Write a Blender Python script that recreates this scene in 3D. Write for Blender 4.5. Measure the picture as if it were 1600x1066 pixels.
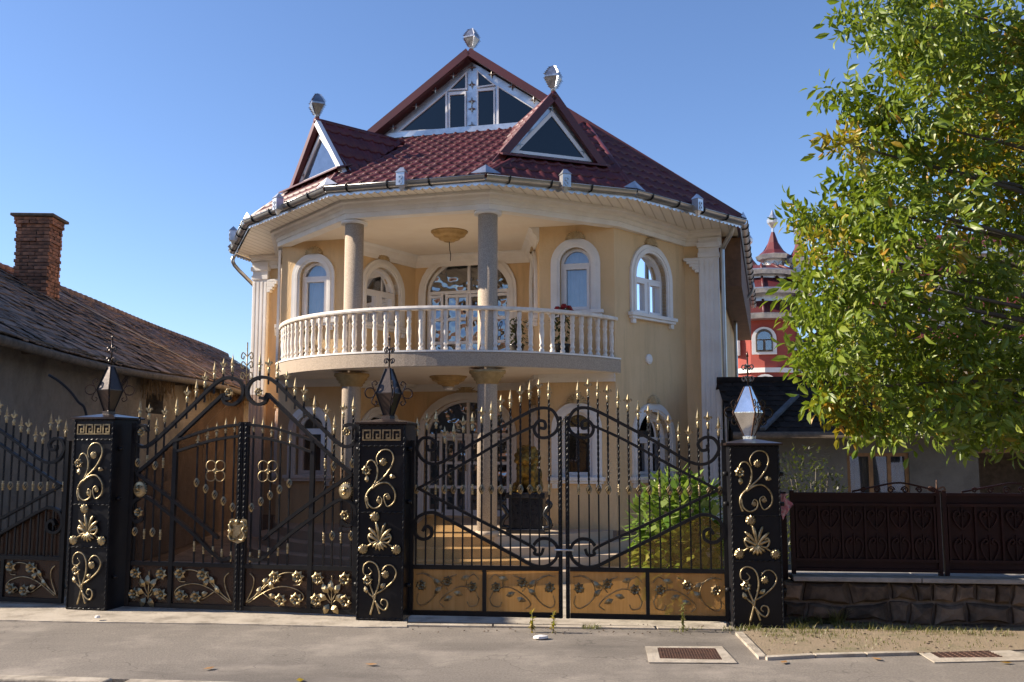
import bpy, bmesh, math, random
from mathutils import Vector, Matrix
from mathutils.geometry import tessellate_polygon
R = math.radians
rnd = random.Random(7)
for o in list(bpy.data.objects): bpy.data.objects.remove(o)
scene = bpy.context.scene
COL = scene.collection

# ------------------------------------------------------------------ camera, sky, sun, exposure
FPX, TILT, CAM = 1500.0, math.atan(167 / 1500), Vector((0, 0, 1.77))
cd = bpy.data.cameras.new('camera'); cam = bpy.data.objects.new('camera', cd); COL.objects.link(cam)
cam.location = CAM; cam.rotation_euler = (math.pi / 2 + TILT, 0, 0)
cd.sensor_width = 36; cd.lens = FPX / 1600 * 36; cd.clip_start = .1; cd.clip_end = 5000
scene.camera = cam
SUN_EL = R(30); SUN_AZ = math.atan2(-.9986, .052)          # azimuth measured from +Y towards +X
sdir = Vector((math.sin(SUN_AZ) * math.cos(SUN_EL), math.cos(SUN_AZ) * math.cos(SUN_EL), math.sin(SUN_EL)))
w = bpy.data.worlds.new('World'); scene.world = w; w.use_nodes = True
nt = w.node_tree; bg = nt.nodes['Background']
sky = nt.nodes.new('ShaderNodeTexSky'); sky.sky_type = 'NISHITA'; sky.sun_disc = False
sky.sun_elevation = SUN_EL; sky.sun_rotation = SUN_AZ; sky.altitude = 300
sky.air_density = 1.0; sky.dust_density = 0.25; sky.ozone_density = 6
tint = nt.nodes.new('ShaderNodeMix'); tint.data_type = 'RGBA'; tint.blend_type = 'MULTIPLY'; tint.inputs[0].default_value = 1; tint.inputs[7].default_value = (1.08, .985, 1.0, 1)
nt.links.new(sky.outputs[0], tint.inputs[6]); nt.links.new(tint.outputs[2], bg.inputs[0]); bg.inputs[1].default_value = .096
sl = bpy.data.lights.new('sun', 'SUN'); sl.energy = 5.0; sl.angle = R(.53); sl.color = (1, .88, .72)
so = bpy.data.objects.new('sun', sl); COL.objects.link(so); so.rotation_euler = sdir.to_track_quat('Z', 'Y').to_euler()
scene.view_settings.view_transform = 'Standard'; scene.view_settings.look = 'None'
scene.view_settings.exposure = 1.08; scene.view_settings.gamma = 1
scene.render.engine = 'CYCLES'

# ------------------------------------------------------------------ pixel -> place
def ray(u, v):
    x = (u - 800) / FPX; y = (533 - v) / FPX
    return Vector((x, math.cos(TILT) - y * math.sin(TILT), math.sin(TILT) + y * math.cos(TILT)))
def at_z(u, v, z):
    d = ray(u, v); return CAM + d * ((z - CAM.z) / d.z)
def at_y(u, v, y):
    d = ray(u, v); return CAM + d * (y / d.y)
def on_plane(u, v, p, n):
    d = ray(u, v); return CAM + d * ((p - CAM).dot(n) / d.dot(n))

# ------------------------------------------------------------------ materials
def srgb(r, g, b):
    f = lambda c: c / 12.92 if c <= .04045 else ((c + .055) / 1.055) ** 2.4
    return (f(r / 255), f(g / 255), f(b / 255))
def nn(nt, t, **kw):
    n = nt.nodes.new(t)
    for k, v in kw.items(): setattr(n, k, v)
    return n
def mix_col(nt, fac, a, b):
    m = nn(nt, 'ShaderNodeMix', data_type='RGBA')
    for s, v in ((0, fac), (6, a), (7, b)):
        if isinstance(v, bpy.types.NodeSocket): nt.links.new(v, m.inputs[s])
        elif s == 0: m.inputs[0].default_value = v
        else: m.inputs[s].default_value = (*v, 1)
    return m.outputs[2]
def ramp(nt, src, a, b):
    r = nn(nt, 'ShaderNodeMapRange'); r.inputs[1].default_value = a; r.inputs[2].default_value = b
    nt.links.new(src, r.inputs[0]); return r.outputs[0]
def noise(nt, co, scale, detail=4, rough=.6, dist=0):
    n = nn(nt, 'ShaderNodeTexNoise'); n.inputs['Scale'].default_value = scale
    n.inputs['Detail'].default_value = detail; n.inputs['Roughness'].default_value = rough
    n.inputs['Distortion'].default_value = dist
    nt.links.new(co, n.inputs['Vector']); return n.outputs['Fac']
def mapping(nt, co, sc):
    m = nn(nt, 'ShaderNodeMapping'); m.inputs['Scale'].default_value = sc
    nt.links.new(co, m.inputs['Vector']); return m.outputs[0]
def bump(nt, bs, h, strength, dist=.02):
    b = nn(nt, 'ShaderNodeBump'); b.inputs['Strength'].default_value = strength
    b.inputs['Distance'].default_value = dist
    nt.links.new(h, b.inputs['Height']); nt.links.new(b.outputs[0], bs.inputs['Normal'])
def base(name, col, rough=.6, metal=0.0):
    m = bpy.data.materials.new(name); m.use_nodes = True
    bs = m.node_tree.nodes['Principled BSDF']
    bs.inputs['Base Color'].default_value = (*col, 1); bs.inputs['Roughness'].default_value = rough
    bs.inputs['Metallic'].default_value = metal
    co = nn(m.node_tree, 'ShaderNodeTexCoord').outputs['Object']
    return m, m.node_tree, bs, co
def mat(name, c1, c2=None, rough=.6, metal=0, scale=3, lo=.35, hi=.65, bsc=0, bst=.3, vary=0, bdist=.02, dirt=None, dsc=.8, dlo=.5, dhi=.75, detail=5, spec=None):
    """plain surface: two colours mixed by noise, per-object / per-island variation, bump, dirt patches"""
    m, nt, bs, co = base(name, c1, rough, metal)
    c2 = c2 or tuple(x * .8 for x in c1)
    c = mix_col(nt, ramp(nt, noise(nt, co, scale, detail), lo, hi), c1, c2)
    if dirt: c = mix_col(nt, ramp(nt, noise(nt, co, dsc, 6, .7), dlo, dhi), c, dirt)
    if vary:
        oi = nn(nt, 'ShaderNodeObjectInfo').outputs['Random']; ge = nn(nt, 'ShaderNodeNewGeometry').outputs['Random Per Island']
        ad = nn(nt, 'ShaderNodeMath', operation='ADD'); nt.links.new(oi, ad.inputs[0]); nt.links.new(ge, ad.inputs[1])
        fr = nn(nt, 'ShaderNodeMath', operation='FRACT'); nt.links.new(ad.outputs[0], fr.inputs[0])
        mr = nn(nt, 'ShaderNodeMapRange'); mr.inputs[3].default_value = 1 - vary; mr.inputs[4].default_value = 1 + vary
        nt.links.new(fr.outputs[0], mr.inputs[0])
        hs = nn(nt, 'ShaderNodeHueSaturation'); nt.links.new(mr.outputs[0], hs.inputs['Value']); nt.links.new(c, hs.inputs['Color'])
        c = hs.outputs[0]
    nt.links.new(c, bs.inputs['Base Color'])
    if bsc: bump(nt, bs, noise(nt, co, bsc, 6, .65), bst, bdist)
    if spec is not None: bs.inputs['Specular IOR Level'].default_value = spec
    return m
M = {}
def stucco(name, c1, c2, stain):
    m, nt, bs, co = base(name, c1, .85)
    c = mix_col(nt, ramp(nt, noise(nt, co, 1.2, 5), .3, .7), c1, c2)
    st = noise(nt, mapping(nt, co, (2.2, 2.2, .25)), 1.3, 6, .7)
    c = mix_col(nt, ramp(nt, st, .50, .85), c, stain)
    nt.links.new(c, bs.inputs['Base Color'])
    h = noise(nt, mapping(nt, co, (1, 1, .45)), 34, 3, .7); bump(nt, bs, h, .9, .012)
    return m
M['stucco'] = stucco('peach_stucco', (.72, .51, .285), (.65, .45, .24), (.45, .32, .18))
M['white'] = mat('white_plaster', (.80, .77, .73), (.72, .68, .63), .55, scale=2.5, bsc=12, bst=.12, dirt=(.55, .49, .42), dsc=2.2, dlo=.6, dhi=.95)
M['pvc'] = mat('white_pvc', (.80, .78, .77), (.76, .74, .73), .32, scale=5)
M['cream'] = mat('cream_plaster', (.80, .71, .59), (.75, .65, .53), .7, scale=1.6, bsc=10, bst=.1)
M['balu'] = mat('baluster_stone', (.80, .74, .66), (.66, .58, .49), .7, scale=9, bsc=40, bst=.35, bdist=.008)
M['concrete'] = mat('concrete', (.46, .40, .32), (.33, .28, .22), .9, scale=3, bsc=30, bst=.5, dirt=(.2, .17, .13), dsc=3)
M['gran'] = mat('speckled_stone_plaster', (.45, .36, .27), (.33, .26, .195), .85, scale=55, lo=.4, hi=.6, bsc=60, bst=.5, bdist=.008, detail=2)
M['gilt'] = mat('gilt_plaster', (.46, .30, .12), (.32, .20, .07), .55, scale=8, bsc=20, bst=.3)
M['shell'] = mat('ochre_relief', (.55, .42, .24), (.38, .27, .14), .7, scale=12, bsc=26, bst=.5)
M['redtile'] = mat('red_metal_tile', (.10, .015, .017), (.07, .012, .014), .52, scale=2.2, vary=.2, dirt=(.12, .03, .03), dsc=1.2, dlo=.52, dhi=.8)
M['redtrim'] = mat('red_painted_metal', (.095, .016, .018), (.07, .013, .015), .42, scale=2)
M['zinc'] = mat('galvanised_sheet', (.66, .66, .67), (.42, .43, .46), .34, .85, scale=4, bsc=6, bst=.12)
M['finialzinc'] = mat('dull_zinc', (.46, .46, .48), (.26, .26, .28), .30, .95, scale=9, bsc=9, bst=.3)
M['gutter'] = mat('grey_gutter_metal', (.42, .41, .40), (.34, .33, .31), .32, .75, scale=3)
M['wood'] = mat('brown_board', (.16, .08, .04), (.10, .05, .025), .7, scale=6)
M['iron'] = mat('black_iron', (.010, .010, .011), (.016, .015, .015), .40, .0, spec=.22, scale=14, bsc=50, bst=.15, bdist=.004)
M['panel'] = mat('black_sheet_steel', (.008, .008, .010), (.014, .014, .016), .34, .0, spec=.20, scale=4, bsc=3, bst=.10)
M['gold'] = mat('gilded_iron', (.58, .46, .27), (.22, .17, .095), .40, 1.0, scale=18, bsc=30, bst=.3, bdist=.006)
M['oldgold'] = mat('tarnished_gilding', (.42, .31, .16), (.17, .13, .08), .42, .9, scale=16, bsc=30, bst=.3, bdist=.006)
M['brownlamp'] = mat('bronze_sheet', (.055, .035, .028), (.03, .022, .02), .28, .5, scale=6, bsc=5, bst=.15)
M['steel'] = mat('polished_steel', (.85, .84, .82), (.6, .58, .55), .13, 1, scale=4, bsc=4, bst=.15)
M['oldwood'] = mat('weathered_timber', (.13, .10, .075), (.07, .055, .04), .9, scale=10)
M['soot'] = mat('old_brick', (.34, .15, .08), (.18, .085, .05), .92, scale=5, vary=.38, bsc=25, bst=.7, dirt=(.045, .035, .03), dsc=1.6, dlo=.52, dhi=.68)
M['mortar'] = mat('mortar', (.19, .16, .13), (.10, .085, .07), .95, scale=9)
M['clay'] = mat('old_clay_tile', (.27, .175, .12), (.14, .10, .075), .92, scale=4, vary=.42, bsc=22, bst=.6, dirt=(.075, .062, .05), dsc=.9, dlo=.48, dhi=.70)
M['darktile'] = mat('dark_old_tile', (.034, .025, .020), (.018, .014, .012), .95, spec=.1, scale=6, vary=.3, bsc=20, bst=.5)
M['asphalt'] = None
M['stone'] = mat('rubble_stone', (.17, .125, .09), (.085, .065, .05), .95, scale=5, vary=.45, spec=.1, bsc=14, bst=.8, dirt=(.055, .045, .038), dsc=2.5, dlo=.5, dhi=.7)
M['coping'] = mat('coping_concrete', (.30, .28, .26), (.20, .185, .17), .85, scale=6, bsc=30, bst=.4)
M['oxblood'] = mat('oxblood_paint', (.026, .009, .008), (.018, .007, .007), .45, spec=.2, scale=5, bsc=8, bst=.08)
M['cottage'] = mat('shade_darkened_limewash', (.135, .128, .115), (.10, .095, .085), .9, scale=1.5, bsc=12, bst=.3, dirt=(.06, .057, .05), dsc=1.2)  # limewash grey lowered so the colour carries the shade of tree and fence
M['tanwood'] = mat('varnished_wood', (.24, .13, .055), (.16, .085, .035), .45, scale=10)
M['black'] = mat('black_void', (.006, .006, .006), (.004, .004, .004), .9)
M['redwall'] = mat('red_facade', (.36, .068, .048), (.30, .056, .04), .8, scale=1.2)
M['yellowwall'] = mat('ochre_facade', (.62, .36, .10), (.55, .31, .08), .8, scale=1.2)
M['darkstone'] = mat('polished_black_granite', (.012, .012, .014), (.03, .03, .032), .25, scale=30)
M['liongold'] = mat('gold_paint', (.36, .21, .035), (.10, .06, .014), .42, .6, scale=9, lo=.4, hi=.62, bsc=25, bst=.8)
M['plinth'] = mat('brown_plinth_tile', (.30, .21, .14), (.22, .15, .10), .6, scale=5, vary=.2)
M['bark'] = mat('walnut_bark', (.13, .11, .09), (.07, .06, .05), .95, scale=9, bsc=16, bst=.9)
M['curtain'] = mat('net_curtain', (.62, .62, .64), (.52, .52, .55), .9, scale=4)
M['pink'] = mat('pink_cloth', (.45, .12, .20), (.6, .45, .48), .9, scale=26)
M['rose'] = mat('red_petals', (.35, .008, .015), (.22, .005, .01), .7, scale=20)
M['blueflash'] = mat('blue_grey_flashing', (.11, .115, .125), (.06, .062, .066), .7, .1, scale=6)
M['cable'] = mat('pale_cable', (.45, .42, .38), (.35, .32, .28), .6)
M['rust'] = mat('rusty_cast_iron', (.13, .065, .042), (.075, .042, .03), .75, .2, scale=12, bsc=40, bst=.4)
M['dry'] = mat('dry_leaf', (.36, .18, .05), (.20, .10, .03), .8, scale=9, vary=.3)
M['straw'] = mat('straw', (.28, .18, .09), (.15, .10, .055), .95, scale=14, vary=.3)

def soffit_mat():
    m, nt, bs, co = base('painted_soffit_boards', (.80, .74, .64), .6)
    wv = nn(nt, 'ShaderNodeTexWave', bands_direction='X'); wv.inputs['Scale'].default_value = 1.9
    nt.links.new(co, wv.inputs['Vector'])
    c = mix_col(nt, ramp(nt, wv.outputs['Fac'], 0, .10), (.52, .45, .36), (.80, .73, .63))
    nt.links.new(c, bs.inputs['Base Color']); bump(nt, bs, wv.outputs['Fac'], .3)
    return m
M['soffit'] = soffit_mat()
def glass_mat(name, tint, transp=.55, bsc=0, bst=0, gcol=(.9, .93, 1)):
    m, nt, bs, co = base(name, tint); nt.nodes.remove(bs)
    out = nt.nodes['Material Output']
    tr = nn(nt, 'ShaderNodeBsdfTransparent'); tr.inputs[0].default_value = (*tint, 1)
    gl = nn(nt, 'ShaderNodeBsdfGlossy'); gl.inputs['Roughness'].default_value = .02; gl.inputs[0].default_value = (*gcol, 1)
    fr = nn(nt, 'ShaderNodeFresnel'); fr.inputs[0].default_value = 1.5
    ad = nn(nt, 'ShaderNodeMath', operation='MULTIPLY_ADD'); ad.inputs[1].default_value = 1.6; ad.inputs[2].default_value = 1 - transp - .45
    ad.use_clamp = True
    nt.links.new(fr.outputs[0], ad.inputs[0])
    mx = nn(nt, 'ShaderNodeMixShader'); nt.links.new(ad.outputs[0], mx.inputs[0])
    nt.links.new(tr.outputs[0], mx.inputs[1]); nt.links.new(gl.outputs[0], mx.inputs[2]); nt.links.new(mx.outputs[0], out.inputs[0])
    if bsc:
        b = nn(nt, 'ShaderNodeBump'); b.inputs['Strength'].default_value = bst; b.inputs['Distance'].default_value = .05
        nt.links.new(noise(nt, co, bsc, 1, .4), b.inputs['Height']); nt.links.new(b.outputs[0], gl.inputs['Normal']); nt.links.new(b.outputs[0], fr.inputs['Normal'])
    return m
M['glass'] = glass_mat('window_glass', (.80, .84, .88), .44, 1.3, .03)
M['cutglass'] = glass_mat('bevelled_door_glass', (.22, .24, .26), .38, 4.5, .55)
M['darkglass'] = glass_mat('dark_attic_glass', (.03, .04, .04), .53, 1, .02, (.55, .58, .6))
def leaf_mat(name, cols):
    m, nt, bs, co = base(name, cols[0], .42); out = nt.nodes['Material Output']
    ge = nn(nt, 'ShaderNodeNewGeometry').outputs['Random Per Island']; oi = nn(nt, 'ShaderNodeObjectInfo').outputs['Random']
    ad = nn(nt, 'ShaderNodeMath', operation='ADD'); nt.links.new(oi, ad.inputs[0]); nt.links.new(ge, ad.inputs[1])
    fr = nn(nt, 'ShaderNodeMath', operation='FRACT'); nt.links.new(ad.outputs[0], fr.inputs[0])
    cr = nn(nt, 'ShaderNodeValToRGB'); e = cr.color_ramp.elements
    e[0].color = (*cols[0], 1); e[1].color = (*cols[-1], 1); e[0].position = 0; e[1].position = 1
    for i, c in enumerate(cols[1:-1]):
        q = e.new((i + 1) / (len(cols) - 1)); q.color = (*c, 1)
    nt.links.new(fr.outputs[0], cr.inputs[0]); nt.links.new(cr.outputs[0], bs.inputs['Base Color'])
    tl = nn(nt, 'ShaderNodeBsdfTranslucent'); g = mix_col(nt, .5, cr.outputs[0], (.25, .33, .018)); nt.links.new(g, tl.inputs[0])
    mx = nn(nt, 'ShaderNodeMixShader'); mx.inputs[0].default_value = .36
    nt.links.new(bs.outputs[0], mx.inputs[1]); nt.links.new(tl.outputs[0], mx.inputs[2]); nt.links.new(mx.outputs[0], out.inputs[0])
    return m
M['leaf'] = leaf_mat('walnut_leaf', [(.085, .145, .011), (.145, .205, .015), (.21, .26, .026), (.10, .16, .012), (.29, .32, .05)])
M['leafy'] = leaf_mat('yellowing_leaf', [(.42, .28, .02), (.24, .25, .025), (.42, .20, .015), (.17, .21, .02)])
M['shrub'] = leaf_mat('shrub_leaf', [(.11, .21, .03), (.17, .27, .04), (.30, .36, .12)])
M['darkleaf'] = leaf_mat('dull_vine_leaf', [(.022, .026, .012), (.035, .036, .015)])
M['grass'] = leaf_mat('dry_grass', [(.20, .17, .06), (.09, .11, .03), (.27, .21, .10)])
def amber_mat(name, tf, tc):
    m, nt, bs, co = base(name, (.62, .33, .10), .25); out = nt.nodes['Material Output']
    st = noise(nt, mapping(nt, co, (14, 1, .5)), 1.6, 4, .6)
    c = mix_col(nt, ramp(nt, st, .3, .75), (.80, .54, .27), (.58, .36, .15))
    nt.links.new(c, bs.inputs['Base Color'])
    tl = nn(nt, 'ShaderNodeBsdfTranslucent'); nt.links.new(c, tl.inputs[0])
    tr = nn(nt, 'ShaderNodeBsdfTransparent'); tr.inputs[0].default_value = (*tc, 1)
    m1 = nn(nt, 'ShaderNodeMixShader'); m1.inputs[0].default_value = .6
    nt.links.new(bs.outputs[0], m1.inputs[1]); nt.links.new(tl.outputs[0], m1.inputs[2])
    m2 = nn(nt, 'ShaderNodeMixShader'); m2.inputs[0].default_value = tf
    nt.links.new(m1.outputs[0], m2.inputs[1]); nt.links.new(tr.outputs[0], m2.inputs[2]); nt.links.new(m2.outputs[0], out.inputs[0])
    return m
M['amber'] = amber_mat('amber_polycarbonate', .42, (1, .78, .46)); M['amberclear'] = amber_mat('clear_amber_sheet', .86, (.96, .84, .64))
def smoke_mat(name='smoked_brown_sheet', tf=.5, tc=(.42, .30, .22)):
    m, nt, bs, co = base(name, (.085, .05, .035), .22); out = nt.nodes['Material Output']
    tr = nn(nt, 'ShaderNodeBsdfTransparent'); tr.inputs[0].default_value = (*tc, 1)
    m2 = nn(nt, 'ShaderNodeMixShader'); m2.inputs[0].default_value = tf
    nt.links.new(bs.outputs[0], m2.inputs[1]); nt.links.new(tr.outputs[0], m2.inputs[2]); nt.links.new(m2.outputs[0], out.inputs[0])
    return m
M['smoke'] = smoke_mat(); M['smokeclear'] = smoke_mat('clear_smoked_sheet', .92, (.76, .68, .63))
M['beige'] = mat('beige_stone_step', (.52, .41, .30), (.44, .34, .245), .75, scale=3, bsc=25, bst=.25)
def asphalt_mat(name, c1, c2):
    m, nt, bs, co = base(name, c1, .9)
    a = noise(nt, co, 48, 4, .85); b = noise(nt, co, 1.1, 6, .7); d = noise(nt, mapping(nt, co, (.35, 1.1, 1)), .8, 5, .6)
    c = mix_col(nt, ramp(nt, a, .3, .7), c1, c2)
    c = mix_col(nt, ramp(nt, b, .48, .8), c, tuple(x * 1.35 for x in c1))
    c = mix_col(nt, ramp(nt, d, .5, .8), c, tuple(x * .8 for x in c2))
    v = nn(nt, 'ShaderNodeTexVoronoi', feature='DISTANCE_TO_EDGE'); v.inputs['Scale'].default_value = .55
    wv = nn(nt, 'ShaderNodeVectorMath', operation='ADD')
    nz = nn(nt, 'ShaderNodeTexNoise'); nz.inputs['Scale'].default_value = 2.5; nt.links.new(co, nz.inputs['Vector'])
    nt.links.new(co, wv.inputs[0]); nt.links.new(nz.outputs['Color'], wv.inputs[1]); nt.links.new(wv.outputs[0], v.inputs['Vector'])
    cr = nn(nt, 'ShaderNodeMapRange'); cr.inputs[1].default_value = 0; cr.inputs[2].default_value = .006; cr.inputs[3].default_value = .55; cr.inputs[4].default_value = 0
    nt.links.new(v.outputs['Distance'], cr.inputs[0])
    c = mix_col(nt, cr.outputs[0], c, tuple(x * .55 for x in c2))
    nt.links.new(c, bs.inputs['Base Color']); bump(nt, bs, a, .7, .008)
    return m
M['asphalt'] = asphalt_mat('worn_asphalt', (.265, .228, .188), (.105, .09, .076))
M['road'] = asphalt_mat('road_asphalt', (.12, .11, .10), (.08, .075, .07))
def dirt_mat():
    m, nt, bs, co = base('dusty_earth', (.3, .23, .15), .95)
    a = noise(nt, co, 60, 4, .75); b = noise(nt, co, 1.7, 6, .7)
    c = mix_col(nt, ramp(nt, a, .3, .7), (.34, .26, .175), (.22, .165, .105)); c = mix_col(nt, ramp(nt, b, .5, .75), c, (.17, .16, .08))
    nt.links.new(c, bs.inputs['Base Color']); bump(nt, bs, a, .9, .02); return m
M['dirt'] = dirt_mat()
def oldplaster_mat():
    m, nt, bs, co = base('crumbling_plaster', (.2, .16, .12), .95)
    a = noise(nt, co, .7, 8, .7); b = noise(nt, co, 3.5, 6, .7)
    c = mix_col(nt, ramp(nt, b, .3, .7), (.21, .178, .145), (.14, .12, .098))
    c = mix_col(nt, ramp(nt, noise(nt, mapping(nt, co, (1, 1, .55)), 1.3, 7, .7), .48, .75), c, (.095, .08, .066))
    br = nn(nt, 'ShaderNodeTexBrick'); br.inputs['Scale'].default_value = 3.6
    br.inputs['Color1'].default_value = (.21, .145, .105, 1); br.inputs['Color2'].default_value = (.17, .11, .08, 1); br.inputs['Mortar'].default_value = (.26, .22, .18, 1)
    sp = nn(nt, 'ShaderNodeSeparateXYZ'); nt.links.new(co, sp.inputs[0])
    mp = nn(nt, 'ShaderNodeCombineXYZ'); nt.links.new(sp.outputs[1], mp.inputs[0]); nt.links.new(sp.outputs[2], mp.inputs[1]); nt.links.new(mp.outputs[0], br.inputs['Vector'])
    ydep = ramp(nt, sp.outputs[1], 2, 9)
    ms = nn(nt, 'ShaderNodeMath', operation='MULTIPLY'); nt.links.new(ramp(nt, a, .50, .56), ms.inputs[0]); nt.links.new(ydep, ms.inputs[1])
    c2 = mix_col(nt, .65, br.outputs['Color'], (.25, .222, .19))
    c = mix_col(nt, ms.outputs[0], c, c2)
    nt.links.new(c, bs.inputs['Base Color']); bump(nt, bs, b, 1.0, .06); return m
M['oldplaster'] = oldplaster_mat()

# ------------------------------------------------------------------ mesh helpers
class MB:
    def __init__(s): s.v = []; s.f = []; s.sm = []
    def add(s, vs, fs, smooth=False):
        o = len(s.v); s.v += [tuple(v) for v in vs]
        for f in fs: s.f.append(tuple(i + o for i in f)); s.sm.append(smooth)
        return s
    def box(s, a, b, mtx=None):
        x0, y0, z0 = a; x1, y1, z1 = b
        vs = [Vector(p) for p in ((x0, y0, z0), (x1, y0, z0), (x1, y1, z0), (x0, y1, z0), (x0, y0, z1), (x1, y0, z1), (x1, y1, z1), (x0, y1, z1))]
        if mtx: vs = [mtx @ v for v in vs]
        return s.add(vs, [(3, 2, 1, 0), (4, 5, 6, 7), (0, 1, 5, 4), (1, 2, 6, 5), (2, 3, 7, 6), (3, 0, 4, 7)])
    def tube(s, pts, r, n=4, ref=Vector((0, 1, 0)), closed=False, smooth=None, rz=None, phase=None):
        """swept bar; r number or list; ref: fixed cross direction (plane normal)"""
        pts = [Vector(p) for p in pts]; N = len(pts)
        rs = r if isinstance(r, (list, tuple)) else [r] * N
        ph = (math.pi / 4 if n == 4 else 0) if phase is None else phase
        vs = []
        for i, p in enumerate(pts):
            a = pts[i - 1] if (i > 0 or closed) else p; b = pts[(i + 1) % N] if (i < N - 1 or closed) else p
            t = (b - a); t = t.normalized() if t.length > 1e-9 else Vector((0, 0, 1))
            y = ref - t * ref.dot(t)
            if y.length < .05: y = t.orthogonal()
            y.normalize(); x = t.cross(y)
            for k in range(n):
                an = 2 * math.pi * k / n + ph; k2 = 1.414 if n == 4 else 1
                vs.append(p + (x * math.cos(an) + y * math.sin(an)) * rs[i] * k2)
        fs = []
        for i in range(N - 1 + (1 if closed else 0)):
            j = (i + 1) % N
            for k in range(n):
                q = (k + 1) % n; fs.append((i * n + k, i * n + q, j * n + q, j * n + k))
        if not closed:
            fs.append(tuple(range(n))[::-1]); fs.append(tuple((N - 1) * n + k for k in range(n)))
        return s.add(vs, fs, (n > 4) if smooth is None else smooth)
    def lathe(s, prof, n=16, c=(0, 0, 0), smooth=True, sx=1, sy=1, a0=0.0):
        vs = []; fs = []
        for r, z in prof:
            for k in range(n):
                a = 2 * math.pi * k / n + a0; vs.append((c[0] + r * math.cos(a) * sx, c[1] + r * math.sin(a) * sy, c[2] + z))
        for i in range(len(prof) - 1):
            for k in range(n):
                q = (k + 1) % n; fs.append((i * n + k, i * n + q, (i + 1) * n + q, (i + 1) * n + k))
        fs.append(tuple(range(n))[::-1]); fs.append(tuple((len(prof) - 1) * n + k for k in range(n)))
        return s.add(vs, fs, smooth)
    def prism(s, loop, off, holes=()):
        """loop: 3-D points (planar), extruded by vector off (front = loop side)"""
        loops = [[Vector(p) for p in loop]] + [[Vector(p) for p in h] for h in holes]
        off = Vector(off); tri = tessellate_polygon(loops)
        flat = [p for l in loops for p in l]; n = len(flat)
        fs = [tuple(t) for t in tri] + [tuple(i + n for i in t)[::-1] for t in tri]
        o = 0
        for l in loops:
            m = len(l)
            for i in range(m): j = (i + 1) % m; fs.append((o + i, o + j, o + j + n, o + i + n))
            o += m
        return s.add(flat + [p + off for p in flat], fs)
    def mesh(s, name, m, flip_fix=True):
        me = bpy.data.meshes.new(name); me.from_pydata(s.v, [], s.f)
        me.polygons.foreach_set('use_smooth', s.sm)
        me.validate()
        if flip_fix:
            bm = bmesh.new(); bm.from_mesh(me); bmesh.ops.recalc_face_normals(bm, faces=bm.faces); bm.to_mesh(me); bm.free()
        if m: me.materials.append(M[m] if isinstance(m, str) else m)
        return me
    def build(s, name, m, parent=None, flip_fix=True, **kw):
        return link(name, s.mesh(name, m, flip_fix), parent, **kw)
def link(name, me, parent=None, loc=None, rot=None, kind=None, label=None):
    o = bpy.data.objects.new(name, me); COL.objects.link(o); o.parent = parent
    if loc is not None: o.location = loc
    if rot is not None: o.rotation_euler = rot
    if kind: o['kind'] = kind
    if label: o['label'] = label
    return o
def tag(o, label, cat, group=None):
    o['label'] = label; o['category'] = cat
    if group: o['group'] = group
    return o
def thing(name, label, cat, loc=(0, 0, 0), rz=0.0, group=None):
    o = link(name, None, None, loc, (0, 0, rz)); o.empty_display_size = .1
    return tag(o, label, cat, group)
def struct(o): o['kind'] = 'structure'; return o
def bevel(o, w=.01, seg=2):
    m = o.modifiers.new('bevel', 'BEVEL'); m.width = w; m.segments = seg; m.limit_method = 'ANGLE'; return o
def crom(pts, n=6, closed=False):
    P = [Vector(p) for p in pts]; N = len(P); out = []
    for i in range(N if closed else N - 1):
        if closed: a, b, c, d = P[i - 1], P[i], P[(i + 1) % N], P[(i + 2) % N]
        else: a, b, c, d = P[max(i - 1, 0)], P[i], P[i + 1], P[min(i + 2, N - 1)]
        for k in range(n):
            t = k / n; out.append(.5 * ((2 * b) + (c - a) * t + (2 * a - 5 * b + 4 * c - d) * t * t + (3 * b - a - 3 * c + d) * t ** 3))
    if not closed: out.append(P[-1].copy())
    return out
# ------------------------------------------------------------------ ground
def sheet(name, pts, z, m, th=.0):
    b = MB()
    if th: b.prism([(x, y, z) for x, y in pts], (0, 0, -th))
    else: b.prism([(x, y, z) for x, y in pts], (0, 0, -.003))
    return struct(b.build(name, m))
# fence line: left -> right
FL = [(-60, 23.0), (-4.97, 11.15), (-1.6, 10.5), (-1.10, 10.44), (-1.06, 9.90), (2.16, 9.68), (2.2, 10.12), (2.75, 10.05), (60, 5.6)]
KB = [(-60, 14.1), (-4.04, 7.76), (-1.85, 7.50), (60, .4)]
def kerb_y(x):
    for (a, b), (c, d) in zip(KB, KB[1:]):
        if a <= x <= c: return b + (d - b) * (x - a) / (c - a)
sheet('ground', [(-1500, -1500), (1500, -1500), (1500, 1500), (-1500, 1500)], -.42, 'dirt')
sheet('road', [(x, y - .14) for x, y in KB] + [(60, -9), (-60, -4)], -.13, 'road', .2)
sheet('pavement', KB + FL[::-1], 0, 'asphalt', .36)
sheet('yard', [(-5.8, 11.5), (3.2, 10.3), (30, 8.3), (34, 40), (-14, 40), (-7, 22)], -.36, 'concrete', .05)
# kerb stones along the pavement's edge
kroot = struct(link('kerb', None))
for (a, b), (c, d) in zip(KB[:-1], KB[1:]):
    L = math.hypot(c - a, d - b); ang = math.atan2(d - b, c - a)
    n = int(L / .98)
    kme = MB().box((.008, -.14, -.13), (.972, -.002, .012)).mesh('kerb_stone', 'concrete')
    for i in range(n):
        x = a + (c - a) * i / n; y = b + (d - b) * i / n
        if abs(x) < 9: bevel(link('kerb_stone', kme, kroot, (x, y, rnd.uniform(-.004, .004)), (0, 0, ang)), .015)
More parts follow.
